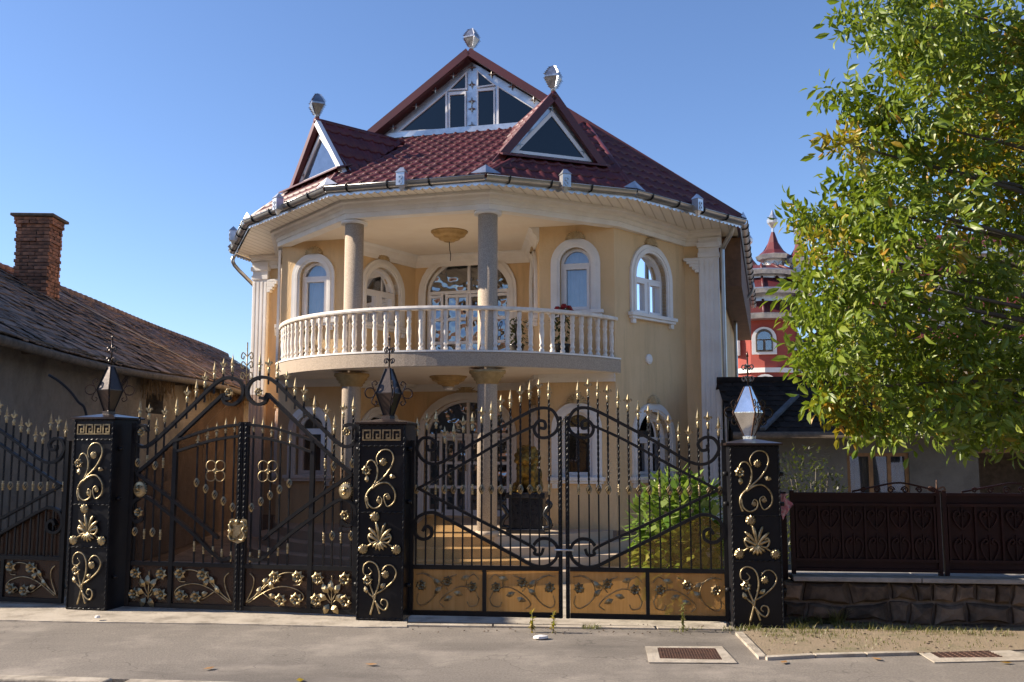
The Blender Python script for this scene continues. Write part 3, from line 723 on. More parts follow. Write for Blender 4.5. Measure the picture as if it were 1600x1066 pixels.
def finial(par, loc, sc, rz):
    F_ = link('finial', None, par, loc, (0, 0, rz)); F_.scale = (sc, sc, sc)
    if not FIN:
        FIN['stem'] = MB().lathe([(.05, 0), (.045, .12), (.035, .16)], 10).mesh('finial_stem', 'finialzinc')
        FIN['body'] = MB().lathe([(.06, .08), (.17, .27), (.19, .30), (.19, .33), (.10, .47), (.05, .53), (.01, .55)], 4, smooth=False).mesh('finial_body', 'finialzinc')
        b = MB()
        for k in range(4):
            a = k * math.pi / 2
            for (r0, z0, r1, z1, n) in ((.07, .10, .19, .29, 5), (.19, .34, .06, .52, 5)):
                for i in range(n):
                    t = (i + .5) / n; r_ = r0 + (r1 - r0) * t; z = z0 + (z1 - z0) * t
                    m = Matrix.Translation((r_ * math.cos(a), r_ * math.sin(a), z)) @ Matrix.Rotation(a, 4, 'Z')
                    b.add([m @ Vector(q) for q in ((-.02, -.012, -.03), (.045, 0, 0), (-.02, -.012, .03), (-.02, .012, 0))], [(0, 1, 2), (0, 3, 1), (2, 1, 3), (0, 2, 3)])
        FIN['edge'] = b.mesh('scalloped_edge', 'finialzinc')
    link('finial_stem', FIN['stem'], F_); link('finial_body', FIN['body'], F_); link('scalloped_edge', FIN['edge'], F_)
    return F_
# sub-parts of the dormer sit at level two, so their finials hang off the villa itself
def finial_h(loc, sc, rz): return finial(H, loc, sc, rz)
_f = finial; finial = lambda par, loc, sc, rz: _f(H, loc, sc, rz)
rest += dormer(1); rest += dormer(-1)
_f(H, APX + Vector((.05, -.05, .03)), .95, .6)
# lay the tiles
cam_l = HI @ CAM; cov = lambda it: (it[0] @ Vector((it[3] + .12, it[4] + .2, 0)) - cam_l).length
def dormer_covered(it):
    p = it[0] @ Vector((it[3] + .12, it[4] + .2, 0))
    return False
near.sort(key=cov); joined = MB(); cnt = 0
for it in near + rest:
    me, mx = tile_mesh(it)
    if me is None: continue
    if cnt < 300 and it in near: link('roof_tile', me, RT).matrix_local = mx; cnt += 1
    else: joined.add([mx @ v.co for v in me.vertices], [tuple(p.vertices) for p in me.polygons], True)
joined.build('roof_tiles', 'redtile', RT, False, kind='stuff')
# hip and verge caps
def cap(a, b_, r=.075, m='redtrim'): MB().tube([a, b_], r, 8, Vector((0, 0, 1))).build('ridge_cap', m, RT)
for a, b_ in ((EAV[3], T0L), (EAV[4], T0R), (EAV[5], T0R), (EAV[2], T0L)): cap(a + Vector((0, 0, .01)), b_ + Vector((0, 0, .01)), .055)
cap(APX, Vector((APX.x, 11.4, APX.z)), .09)
for e_ in (EAV[1], EAV[6]):
    d = (APX - e_).normalized(); nrm = (Vector((0, 0, 1)) - d * d.z).normalized()
    MB().prism([e_ + nrm * .08, APX + nrm * .08, APX - nrm * .08, e_ - nrm * .08], (0, .12, 0)).build('verge_board', 'redtrim', RT).location = (0, -.16, 0)
# glazed gable, traced on its own plane
GW = -.30
G = link('glazed_gable', None, H)
hp = lambda pts: [h_w(u, v, GW) for u, v in pts]
MB().prism(hp([(588, 221), (737, 97), (905, 196)]), (0, .05, 0)).build('gable_plate', 'zinc', G)
def gpane(pts, w_=5):
    L = hp(pts); c = sum(L, Vector()) / len(L); 
    out = [c + (p - c) * (1 + .062 / max(.2, (p - c).length)) for p in L]
    MB().prism([p + Vector((0, -.05, 0)) for p in out], (0, .045, 0), [[p + Vector((0, -.05, 0)) for p in L]]).build('window_frame', 'pvc', G)
    MB().add([p + Vector((0, -.012, 0)) for p in L], [tuple(range(len(L)))]).build('pane', 'darkglass', G, False)
for q in ([(626, 206), (697, 147), (697, 202)], [(704, 150), (727, 148), (727, 199), (704, 201)], [(704, 141), (728, 117), (728, 139)],
          [(748, 114), (771, 133), (748, 136)], [(748, 144), (772, 142), (772, 196), (748, 198)], [(780, 138), (861, 188), (780, 195)]): gpane(q)
gp_ = hp([(606, 218), (606, 210), (880, 187), (880, 196)]); MB().prism([p + Vector((0, -.07, 0)) for p in gp_], (0, .06, 0)).build('gable_sill', 'zinc', G)
ros = MB().add([(0, -.02, 0), (0, 0, .10), (.02, 0, .02), (.10, 0, 0), (.02, 0, -.02), (0, 0, -.10), (-.02, 0, -.02), (-.10, 0, 0), (-.02, 0, .02)], [(0, 1, 2), (0, 2, 3), (0, 3, 4), (0, 4, 5), (0, 5, 6), (0, 6, 7), (0, 7, 8), (0, 8, 1)]).mesh('rosette', 'gutter')
for u, v in [(737, 105), (737, 132), (737, 158), (737, 170), (737, 196), (768, 116), (800, 135), (834, 156), (708, 118), (680, 141), (650, 166), (614, 200)]:
    link('rosette', ros, G, h_w(u, v, GW - .03))
# gutters, scalloped trim, ornaments, downpipes
gl_ = [Vector((x, y, 6.22)) for x, y in GUT]
gpl = offset_line([(p.x, p.y) for p in gl_], .05)
for a, b_ in zip(gpl, gpl[1:]):
    g = MB(); A3, B3 = Vector((*a, 6.23)), Vector((*b_, 6.23)); t = (B3 - A3).normalized(); nrm = Vector((t.y, -t.x, 0))
    vs = []
    for p in (A3, B3):
        for k in range(9):
            an = math.pi * (.02 + .96 * k / 8); vs.append(p + nrm * .075 * math.cos(an) - Vector((0, 0, .08 * math.sin(an))))
    vs += [v + Vector((0, 0, .012)) + nrm * 0 for v in vs]
    G1 = g.add(vs[:18], [(k, k + 1, k + 10, k + 9) for k in range(8)], True).build('gutter', 'gutter', H, False)
    MB().tube([A3 + nrm * .078, B3 + nrm * .078], .012, 6).build('gutter_rim', 'gutter', G1)
    L = (B3 - A3).length
    for k in range(int(L / .75)):
        p = A3 + t * (.4 + k * .75); bb = MB(); bb.tube([p + nrm * .09 + Vector((0, 0, .02)), p + nrm * .085 + Vector((0, 0, -.04)), p + nrm * .04 + Vector((0, 0, -.082)), p - nrm * .04 + Vector((0, 0, -.082))], .012, 4, t); bb.build('gutter_bracket', 'iron', G1)
    # scalloped metal lace under the gutter
    n = max(2, int(L / .12)); vs = []; fs = []
    for k in range(n * 4 + 1):
        q = A3 + t * (L * k / (n * 4)) - nrm * .045; dz = .035 * abs(math.sin(math.pi * k / 4)); vs += [q + Vector((0, 0, -.03)), q + Vector((0, 0, -.11 - dz))]
    MB().add(vs, [(2 * k, 2 * k + 2, 2 * k + 3, 2 * k + 1) for k in range(n * 4)]).build('scalloped_trim', 'zinc', G1, False)
    if L < 4:
        m_ = (A3 + B3) / 2 + nrm * .12; an = math.atan2(t.y, t.x)
        hop = MB().box((-.075, -.07, -.10), (.075, .07, .12)).add([(-.09, -.085, .12), (.09, -.085, .12), (.09, .085, .12), (-.09, .085, .12), (-.03, 0, .22), (.03, 0, .22)], [(0, 1, 5, 4), (1, 2, 5), (2, 3, 4, 5), (3, 0, 4), (3, 2, 1, 0)]).lathe([(.02, -.19), (.07, -.10)], 4, smooth=False, a0=math.pi / 4)
        for z in (.03, -.05): hop.tube([(.03 * math.cos(i * math.pi / 5), -.075, z + .03 * math.sin(i * math.pi / 5)) for i in range(10)], .008, 4, closed=True)
        hop.build('gutter_ornament', 'zinc', G1, loc=m_, rot=(0, 0, an))
for i in (2, 3, 4, 5, 6, 1):
    p = Vector((*gpl[i], 6.27)); MB().add([(-.25, 0, 0), (.25, 0, 0), (0, -.07, 0), (0, .08, .02), (0, 0, .15)], [(0, 2, 4), (2, 1, 4), (1, 3, 4), (3, 0, 4), (0, 3, 1, 2)]).build('corner_crest', 'zinc', H, False, loc=p, rot=(0, 0, math.atan2(*(Vector(gpl[min(i + 1, 7)]) - Vector(gpl[i - 1])).yx)))
def pipe(pts, name='downpipe'):
    P = MB().tube(crom(pts, 4), .045, 10, Vector((1, 0, .1))).build(name, 'gutter', H); return P
pipe([(5.55, -.42, 6.16), (5.50, -.38, 6.0), (5.34, -.22, 5.75), (5.32, -.20, 5.5), (5.32, -.20, 3), (5.32, -.2, -.3)])
pipe([(-5.68, -.2, 6.16), (-5.66, -.2, 5.95), (-5.36, .35, 5.45), (-5.30, .4, 5.2), (-5.30, .4, 2), (-5.3, .4, -.3)])
pipe([(5.80, 6.5, 6.16), (5.78, 6.5, 5.9), (5.36, 6.5, 5.4), (5.33, 6.5, 5.1), (5.33, 6.5, 2), (5.33, 6.5, -.3)])
MB().box((5.22, .6, 5.1), (5.66, 11, 6.12)).build('side_panel', 'wood', H)
# ------------------------------------------------------------------ gates: traced on the vertical plane they stand in
class Plane:
    """vertical plane from a to b (plan points); local x along it, y away from the street, z up"""
    def __init__(s, a, b):
        s.a = Vector((*a, 0)); d = Vector((*b, 0)) - s.a; s.L = d.length; s.d = d / s.L; s.n = Vector((-s.d.y, s.d.x, 0)); s.ang = math.atan2(s.d.y, s.d.x)
    def px(s, u, v):
        p = on_plane(u, v, s.a, s.n) - s.a; return (p.dot(s.d), p.z)
PG1 = Plane((-4.36, 10.90), (-1.68, 10.34)); PG2 = Plane((-1.09, 10.33), (2.17, 9.94)); PG0 = Plane((-8.0, 11.72), (-5.02, 11.05))
# ornaments shared by all leaves (bar runs along z; y is the street direction, negative = front)
def spear_mesh(name, kind):
    b = MB()
    b.lathe([(.011, 0), (.018, .012), (.012, .028), (.022, .05), (.014, .075), (.010, .09)], 8)
    if kind == 0:      # long pointed leaf
        b.add([(-.004, 0, .085), (-.022, 0, .125), (0, 0, .25), (.022, 0, .125), (0, -.011, .13), (0, .011, .13)], [(0, 4, 1), (1, 4, 2), (2, 4, 3), (3, 4, 0), (0, 1, 5), (1, 2, 5), (2, 3, 5), (3, 0, 5)])
        for s in (-1, 1): b.tube([(s * .008, 0, .10), (s * .026, 0, .098), (s * .036, 0, .085)], [.007, .006, .003], 4)
    else:              # fleur-de-lis
        b.add([(-.006, 0, .085), (-.017, 0, .15), (0, 0, .225), (.017, 0, .15), (0, -.010, .15), (0, .010, .15)], [(0, 4, 1), (1, 4, 2), (2, 4, 3), (3, 4, 0), (0, 1, 5), (1, 2, 5), (2, 3, 5), (3, 0, 5)])
        for s in (-1, 1): b.tube([(s * .006, 0, .105), (s * .022, 0, .14), (s * .036, 0, .155), (s * .044, 0, .14), (s * .038, 0, .125)], [.008, .010, .009, .007, .003], 4)
        b.box((-.022, -.008, .112), (.022, .008, .124))
    b.v = [(x * .92, y * .9, z * .84) for x, y, z in b.v]
    return b.mesh(name, 'gold')
SPEAR = [spear_mesh('spearhead', 0), spear_mesh('spearhead', 1)]
def knot_mesh(kind, m):
    b = MB()
    if kind == 0:
        for k in range(6):
            a = k * math.pi / 3; b.tube([(.009 * math.cos(a + t * 2.2) * 1 + .026 * math.sin(math.pi * t) * math.cos(a + t * 2.2), .009 * math.sin(a + t * 2.2) + .026 * math.sin(math.pi * t) * math.sin(a + t * 2.2), -.055 + .11 * t) for t in (0, .2, .4, .6, .8, 1)], .0055, 4, Vector((1, .3, 0)))
        b.lathe([(.012, -.062), (.014, -.052)], 6).lathe([(.014, .052), (.012, .062)], 6)
    else:
        b.lathe([(.012, -.07), (.018, -.06), (.012, -.045), (.02, -.03), (.02, -.02), (.013, -.012), (.021, 0), (.013, .012), (.02, .02), (.02, .03), (.012, .045), (.018, .06), (.012, .07)], 8)
    b.v = [(x * .8, y * .8, z * .8) for x, y, z in b.v]
    return b.mesh('knot', m)
KS = .78
KNOT = [knot_mesh(0, 'gold'), knot_mesh(1, 'gold'), knot_mesh(0, 'oldgold')]
def flower_mesh(m, n=7, r=.055):
    b = MB()
    for k in range(n):
        a = 2 * math.pi * k / n; ca, sa = math.cos(a), math.sin(a)
        q = lambda rr, t, y: (rr * ca - t * sa, y, rr * sa + t * ca)
        b.add([q(.010, 0, -.010), q(r * .6, .019, -.022), q(r, 0, -.008), q(r * .6, -.019, -.022), q(r * .62, 0, -.030)], [(0, 1, 4), (1, 2, 4), (2, 3, 4), (3, 0, 4), (0, 3, 2, 1)])
    b.add([(.016 * math.cos(k * math.pi / 4), -.016, .016 * math.sin(k * math.pi / 4)) for k in range(8)] + [(0, -.034, 0), (0, 0, 0)], [(k, (k + 1) % 8, 8) for k in range(8)] + [((k + 1) % 8, k, 9) for k in range(8)])
    return b.mesh('flower', m)
FLOW = {'gold': flower_mesh('gold'), 'oldgold': flower_mesh('oldgold')}
def disc_mesh(m, r=.042):
    b = MB(); vs = [(0, -.028, 0)]; n = 20
    for k in range(n): a = 2 * math.pi * k / n; rr = r * (1 if k % 2 else .93); vs.append((rr * .62 * math.cos(a), -.026, rr * .62 * math.sin(a)))
    for k in range(n): a = 2 * math.pi * k / n; rr = r * (1 if k % 2 else .9); vs.append((rr * math.cos(a), -.006 - .008 * (k % 2), rr * math.sin(a)))
    b.add(vs, [(0, 1 + k, 1 + (k + 1) % n) for k in range(n)] + [(1 + k, 1 + n + k, 1 + n + (k + 1) % n, 1 + (k + 1) % n) for k in range(n)]); return b.mesh('rosette', m, False)
DISC = disc_mesh('gold')
def leaf_mesh(m, L=.075):
    b = MB(); b.add([(0, -.005, 0), (L * .35, -.018, .022), (L, -.006, .004), (L * .35, -.018, -.022), (L * .45, -.026, 0), (L * .7, -.014, .020), (L * .7, -.014, -.017)], [(0, 1, 4), (1, 5, 4), (5, 2, 4), (2, 6, 4), (6, 3, 4), (3, 0, 4), (0, 3, 6, 2, 5, 1)]); return b.mesh('leaf', m)
LEAF = {'gold': leaf_mesh('gold'), 'oldgold': leaf_mesh('oldgold', .085)}
def rope(b, x, z0, z1, r=.014, ny=0.0):           # twisted square bar
    n = max(2, int((z1 - z0) / .02)); vs = []
    for i in range(n + 1):
        for k in range(4):
            a = i * .55 + k * math.pi / 2; vs.append((x + r * 1.3 * math.cos(a), ny + r * 1.3 * math.sin(a), z0 + (z1 - z0) * i / n))
    b.add(vs, [(i * 4 + k, i * 4 + (k + 1) % 4, i * 4 + 4 + (k + 1) % 4, i * 4 + 4 + k) for i in range(n) for k in range(4)])
def flatbar(pts, hw=.013, hd=.022, n=6):           # scroll strap in the gate plane
    P = crom([(x, 0, z) for x, z in pts], n); b = MB(); b.tube(P, 1, 4); b.v = []; b.f = []; b.sm = []
    vs = []
    for i, p in enumerate(P):
        t = (P[min(i + 1, len(P) - 1)] - P[max(i - 1, 0)]).normalized(); x = t.cross(Vector((0, 1, 0)))
        for a, c in ((-1, -1), (1, -1), (1, 1), (-1, 1)): vs.append(p + x * hw * a + Vector((0, hd * c, 0)))
    m = len(P); fs = [(i * 4 + k, i * 4 + (k + 1) % 4, i * 4 + 4 + (k + 1) % 4, i * 4 + 4 + k) for i in range(m - 1) for k in range(4)] + [(0, 1, 2, 3), tuple((m - 1) * 4 + k for k in range(4))]
    return b.add(vs, fs)
def put(name, me, par, x, z, y=-.03, rot=0.0, sc=1.0):
    o = link(name, me, par, (x, y, z), (0, -rot, 0)); o.scale = (sc, sc, sc); return o
def foliage(par, x0, x1, z0, z1, m, style, flip):
    """gilt tendrils, flowers and leaves inside one lower panel"""
    W_, H_ = x1 - x0, z1 - z0; fx = lambda x: x1 - x * W_ if flip else x0 + x * W_; fz = lambda z: z0 + z * H_
    T = {'spray': [[(.98, .05), (.80, .30), (.62, .60), (.42, .90), (.22, .95), (.08, .80), (.10, .62), (.2, .60)], [(.95, .03), (.62, .42), (.36, .55), (.12, .45), (.03, .25), (.12, .10), (.25, .16), (.2, .26)],
                   [(.98, .05), (.88, .45), (.86, .75), (.93, .9)], [(.70, .34), (.52, .12), (.38, .10)], [(.85, .22), (.6, .75), (.58, .92)]],
         'fleur': [[(.5, .05), (.5, .5), (.5, .9)], [(.48, .2), (.3, .6), (.18, .85), (.08, .7)], [(.52, .2), (.7, .6), (.82, .85), (.92, .7)], [(.47, .12), (.28, .3), (.1, .25)], [(.53, .12), (.72, .3), (.9, .25)]],
         'vine': [[(.02, .78), (.1, .93), (.2, .80), (.22, .62)], [(.03, .30), (.1, .52), (.3, .60), (.5, .42), (.62, .18), (.55, .05)], [(.98, .90), (.82, .92), (.70, .72), (.68, .45), (.76, .22), (.9, .08), (.97, .2), (.95, .4)],
                  [(.02, .30), (.06, .12), (.16, .08), (.2, .2)], [(.36, .92), (.5, .8), (.6, .55), (.72, .3)], [(.9, .95), (.62, .72), (.5, .5)]]}[style]
    for c in T: MB().tube(crom([(fx(a), -.012, fz(z)) for a, z in c], 6), .0065, 5).build('tendril', m, par)
    FL_ = {'spray': [(.12, .84), (.50, .82), (.40, .16), (.14, .20)], 'fleur': [(.14, .82), (.86, .82), (.12, .2), (.88, .2)], 'vine': [(.12, .60), (.50, .74), (.90, .62)]}[style]
    for a, z in FL_: put('flower', FLOW[m], par, fx(a), fz(z), -.02, rnd.uniform(0, 1), 1.35 if style != 'vine' else 1.1)
    LF = {'spray': [(.70, .58, 2.2), (.60, .30, 3.4), (.78, .30, 2.0), (.52, .50, .8)], 'fleur': [(.5, .45, 1.57), (.43, .4, 2.2), (.57, .4, .9), (.40, .22, 2.7), (.6, .22, .4), (.45, .1, 4.2), (.55, .1, 5.2)],
          'vine': [(.26, .38, .3), (.42, .34, -.4), (.60, .60, .9), (.70, .40, 2.4), (.30, .80, 2.9), (.83, .50, .9)]}[style]
    for a, z, r_ in LF: put('leaf', LEAF[m], par, fx(a), fz(z), -.016, math.pi - r_ if flip else r_, 1.25 if style != 'fleur' else 1.6)

def leaf_root(PL, name, label, grp, s_off=0.0): return thing(name, label, 'gate', PL.a + PL.d * s_off, PL.ang, grp)
# ---- trace of the double drive gate's left leaf (coordinates of an enlarged crop)
Z1x = lambda zx, zy: PG2.px(630 + zx / 2.537, 570 + zy / 2.538)
A_UP = [(540, 250), (562, 252), (560, 226), (535, 225), (519, 255), (535, 285), (572, 288), (608, 262), (614, 222), (590, 180), (545, 172), (495, 190), (400, 242), (280, 310), (190, 368), (130, 393), (82, 380), (55, 335), (72, 296), (105, 290), (130, 312), (120, 338), (98, 336), (96, 318)]
A_R2 = [(522, 242), (400, 300), (200, 415), (60, 490)]
A_R3 = [(60, 490), (300, 615), (505, 718), (520, 748), (546, 752), (556, 728)]
A_LO = [(82, 650), (88, 664), (108, 668), (114, 645), (92, 636), (98, 640)]
A_LO = [(78, 660), (92, 640), (112, 652), (110, 680), (80, 692), (52, 676), (42, 640), (62, 602), (105, 586), (150, 598), (300, 680), (430, 750), (515, 795), (570, 798), (608, 765), (610, 722), (580, 692), (540, 692), (518, 715)]
A_BARS = [(50, 62, 212), (88, 95, 186), (125, 130, 182), (160, 165, 240), (197, 203, 232), (235, 238, 198), (272, 275, 190), (310, 313, 160), (348, 353, 148), (387, 390, 115), (425, 430, 102), (465, 463, 78), (503, 505, 66), (540, 542, 52), (580, 578, 68)]
def drive_leaf(root, mx, gildings, sheet_m, W0, tall=0.0):
    """mx: maps traced (s, z) to leaf x; builds every piece of one leaf of a wide gate"""
    S = lambda p: (mx(p[0]), p[1]); tr = lambda L: [S(Z1x(*q)) for q in L]
    xl = mx(Z1x(33, 800)[0]); xr = mx(Z1x(624, 800)[0]); zb = .03; zm = Z1x(300, 805)[1]; zl = Z1x(40, 300)[1]; zr = Z1x(625, 205)[1]
    b = MB(); b.box((min(xl, xl) - .022, -.025, zb), (xl + .022, .025, zl)); b.build('hinge_stile', 'iron', root)
    b = MB(); b.box((xr - .020, -.022, zb), (xr + .020, .022, zr)); rope(b, xr, zb, zr, .009, -.026); b.build('lock_stile', 'iron', root)
    a, c = min(xl, xr) + .023, max(xl, xr) - .019
    MB().box((a, -.02, zm - .022), (c, .02, zm + .022)).build('rail', 'iron', root)
    MB().box((a, -.02, zb), (c, .02, zb + .05)).build('rail', 'iron', root)
    xm = mx(Z1x(322, 900)[0]); MB().box((xm - .02, -.018, zb + .05), (xm + .02, .018, zm - .022)).build('panel_post', 'iron', root)
    for k, L in enumerate((A_UP, A_R2, A_R3, A_LO)): flatbar(tr(L), .016 if k in (0, 3) else .014, .024 + .001 * k).build('scroll', 'iron', root)
    lo = tr(A_LO)[8:14]; pts = [(x, zm + .023) for x in (mx(Z1x(60, 0)[0]),)] 
    poly = [(mx(Z1x(45, 700)[0]), zm + .024), (mx(Z1x(45, 700)[0]), Z1x(45, 640)[1])] + lo + [(mx(Z1x(515, 795)[0]), zm + .024)]
    MB().prism([(x, .035, z) for x, z in poly], (0, .006, 0)).build('infill_sheet', 'amberclear' if sheet_m == 'amber' else sheet_m, root)
    for x0, x1 in ((a, xm - .021), (xm + .021, c)) if a < c else ():
        MB().box((x0, .004, zb + .051), (x1, .010, zm - .023)).build('kick_panel', sheet_m, root)
        foliage(root, x0 + .02, x1 - .02, zb + .07, zm - .04, gildings, 'vine' if gildings == 'oldgold' else 'spray', x0 == a)
    for i, (bx, tx, tz) in enumerate(A_BARS):
        x = mx(Z1x(bx, 800)[0]); xt, zt = S(Z1x(tx, tz)); ze = zt - .185
        if i in (3, 4): zt -= .0
        bb = MB()
        for z0, z1 in ((zm + .02, ze),): bb.box((-.008, -.008, z0), (.008, .008, z1))
        rope(bb, 0, zm + .45 * (ze - zm) + .1, ze, .0095)
        B_ = bb.build('bar', 'iron', root, loc=(x, 0, 0))
        link('spearhead', SPEAR[i % 2], B_, (0, 0, ze - .01))
        zk = Z1x(bx, 494)[1]; link('knot', KNOT[0 if i % 2 else 1] if gildings == 'gold' or i % 4 else KNOT[2], B_, (0, 0, zk))
W2 = PG2.L
lf = leaf_root(PG2, 'gate_leaf', 'left leaf of wide black iron gate with amber kick panels', 'leaves of the wrought iron gates')
drive_leaf(lf, lambda s: s, 'oldgold', 'amber', 0)
sc2 = (W2 - .01)
rt = leaf_root(PG2, 'gate_leaf', 'right leaf of wide black iron gate, before the leafy shrub', 'leaves of the wrought iron gates')
s_mid = PG2.px(881, 800)[0]; s_l = Z1x(33, 800)[0]; s_r = PG2.px(1133, 800)[0]; kf = (s_r - s_mid) / (s_mid - s_l)
drive_leaf(rt, lambda s: s_mid + (s_mid - s) * kf, 'oldgold', 'amber', 0)
# bolt joining the two leaves
MB().tube([(s_mid - .10, -.03, Z1x(0, 726)[1]), (s_mid + .10, -.03, Z1x(0, 726)[1])], .012, 8).build('slide_bolt', 'zinc', lf)
# gate beyond the left pillar: the same pattern with a dark backing and bright gilding
g0 = leaf_root(PG0, 'gate_leaf', 'gilded iron gate leaf at far left edge, beside the left pillar', 'leaves of the wrought iron gates')
drive_leaf(g0, lambda s: PG0.L - .06 - (s - s_l) * 1.0, 'gold', 'smoke', 0)

# ---- gate with the wicket doors between the first two pillars
ZG1 = lambda zx, zy: PG1.px(330 + zx / 2.318, 530 + zy / 2.317)
B_UP = [(176, 212), (196, 214), (206, 196), (196, 228), (165, 236), (138, 215), (132, 182), (150, 150), (192, 138), (235, 158), (310, 232), (400, 320), (455, 372), (492, 390), (525, 372), (533, 338), (515, 312), (490, 312), (480, 332)]
B_R2 = [(206, 200), (300, 292), (430, 418), (512, 490)]
B_R3 = [(512, 490), (380, 578), (230, 690), (190, 725)]
B_LO = [(475, 660), (500, 675), (522, 650), (520, 610), (500, 585), (468, 580), (400, 622), (280, 712), (215, 772), (170, 800), (140, 792)]
B_TOP = [(178, 55), (210, 62), (242, 78), (275, 108), (305, 142), (338, 162), (375, 208), (418, 232), (447, 280), (480, 222), (516, 212)]
B_DOOR = [(170, 268), (203, 272), (235, 285), (268, 300), (302, 318)]
def wicket_leaf(root, mx):
    S = lambda p: (mx(p[0]), p[1]); tr = lambda L: [S(ZG1(*q)) for q in L]
    zb = .03; xc = mx(ZG1(122, 600)[0]); xh = mx(ZG1(524, 700)[0]); xd = mx(ZG1(362, 700)[0]); zm = ZG1(300, 826)[1]
    ztd = ZG1(122, 300)[1]; lo_, hi_ = min(xc, xh), max(xc, xh)
    b = MB().box((xc - .028, -.024, zb), (xc + .028, .024, ztd)); rope(b, xc, zb, ztd, .009, -.028); b.build('lock_stile', 'iron', root)
    MB().box((xh - .026, -.026, zb), (xh + .026, .026, ZG1(520, 300)[1])).build('hinge_stile', 'iron', root)
    MB().box((xd - .024, -.023, zb), (xd + .024, .023, ZG1(370, 362)[1])).build('middle_stile', 'iron', root)
    MB().box((lo_ + .03, -.02, zm - .022), (hi_ - .03, .02, zm + .022)).build('rail', 'iron', root)
    MB().box((lo_ + .03, -.02, zb), (hi_ - .03, .02, zb + .05)).build('rail', 'iron', root)
    for k, L in enumerate((B_UP, B_R2, B_R3, B_LO, [(132, 308), (240, 325), (372, 368)], [(132, 350), (240, 368), (366, 408)])):
        flatbar(tr(L), .017 if k < 4 else .014, .026 + .001 * k).build('scroll', 'iron', root)
    for (x0, x1, st) in ((xc, xd, 'spray'), (xd, xh, 'fleur')):
        p, q = min(x0, x1) + .03, max(x0, x1) - .03
        MB().box((p, .006, zb + .051), (q, .012, zm - .023)).build('kick_panel', 'smoke', root)
        foliage(root, p + .01, q - .01, zb + .07, zm - .04, 'gold', st, x0 < x1 if st == 'spray' else False)
    r2 = tr(B_R2); MB().prism([(xc, .030, zm + .024), (xh, .030, zm + .024), (xh, .030, r2[3][1])] + [(x_, .030, z_) for x_, z_ in r2[::-1]] + [(xc, .030, r2[0][1])], (0, .005, 0)).build('infill_sheet', 'smokeclear', root)
    for i, (tx, tz) in enumerate(B_TOP):
        xt, zt = S(ZG1(tx, tz)); ze = zt - .185
        zlow = zm if i > 6 else ZG1(tx, 150 + max(0, tx - 195) * .95)[1]
        bb = MB().box((-.008, -.008, zlow), (.008, .008, ze)); rope(bb, 0, (zlow + ze) / 2, ze, .0095)
        B_ = bb.build('bar', 'iron', root, loc=(xt, 0, 0)); link('spearhead', SPEAR[i % 2], B_, (0, 0, ze - .01))
        if i > 6:
            link('knot', KNOT[i % 2], B_, (0, 0, ZG1(tx, 712 + 8 * (i % 2))[1])); link('knot', KNOT[i % 2], B_, (0, 0, ZG1(tx, 440 + 10 * (i % 3))[1]))
    for i, (tx, tz) in enumerate(B_DOOR):
        xt, zt = S(ZG1(tx - 14, tz)); ze = zt - .20
        bb = MB().box((-.008, -.008, zm), (.008, .008, ze)); B_ = bb.build('bar', 'iron', root, loc=(xt, 0, 0))
        s_ = link('spearhead', SPEAR[0], B_, (0, 0, ze - .01)); s_.scale = (.85, .85, .85)
        link('knot', KNOT[0], B_, (0, 0, ZG1(tx, 610 - 22 * i)[1])); link('knot', KNOT[1], B_, (0, 0, ZG1(tx, 790 - 8 * i)[1]))
    # quatrefoil
    cx, cz = S(ZG1(210, 478)); q = MB()
    for k in range(4):
        a = math.pi / 4 + k * math.pi / 2; q.tube([(cx + .078 * math.cos(a) + .058 * math.cos(t * math.pi / 7), -.03, cz + .078 * math.sin(a) + .058 * math.sin(t * math.pi / 7)) for t in range(14)], .007, 5, closed=True)
    q.build('quatrefoil', 'oldgold', root); put('flower', FLOW['gold'], root, cx, cz, -.035, 0, .5)
    for (px_, py_, s) in ((178, 192, 1.0), (497, 335, 1.0), (490, 637, 1.1)):
        x, z = S(ZG1(px_, py_)); put('flower', FLOW['gold'], root, x, z, -.03, .3, s)
    # lion mask
    x, z = S(ZG1(491, 550)); b = MB(); n = 20; vs = [(0, -.075, -.01), (0, -.06, .03), (-.03, -.05, .025), (.03, -.05, .025), (0, -.05, -.05)]
    b.lathe([(.001, .06), (.03, .055), (.055, .035), (.062, .01), (.06, 0)], 16); b.v = [(v[0], -v[2], v[1] * 1.15) for v in b.v]
    for k in range(n):
        a = 2 * math.pi * k / n; r_ = .062; b.tube([(.04 * math.cos(a), -.035, .046 * math.sin(a)), (r_ * math.cos(a), -.03, 1.2 * r_ * math.sin(a)), (1.3 * r_ * math.cos(a + .15), -.012, 1.5 * r_ * math.sin(a + .15))], [.012, .012, .005], 4)
    b.tube([(0, -.055, .04), (0, -.082, -.005)], [.010, .018], 6); b.tube([(-.022, -.066, -.03), (0, -.076, -.036), (.022, -.066, -.03)], .008, 5)
    for s in (-1, 1): b.tube([(s * .012, -.062, .03), (s * .036, -.054, .034)], .008, 5)
    b.build('lion_mask', 'gold', root, loc=(x, -.005, z))
w1 = leaf_root(PG1, 'gate_leaf', 'black gilded wicket gate leaf right of the gold crest', 'leaves of the wrought iron gates')
wicket_leaf(w1, lambda s: s)
w0 = leaf_root(PG1, 'gate_leaf', 'black gilded wicket gate leaf left of the gold crest', 'leaves of the wrought iron gates')
c1 = PG1.px(378, 800)[0]; kk = (c1 - PG1.px(206, 800)[0]) / (PG1.px(556, 800)[0] - c1)
wicket_leaf(w0, lambda s: c1 - (s - c1) * kk)
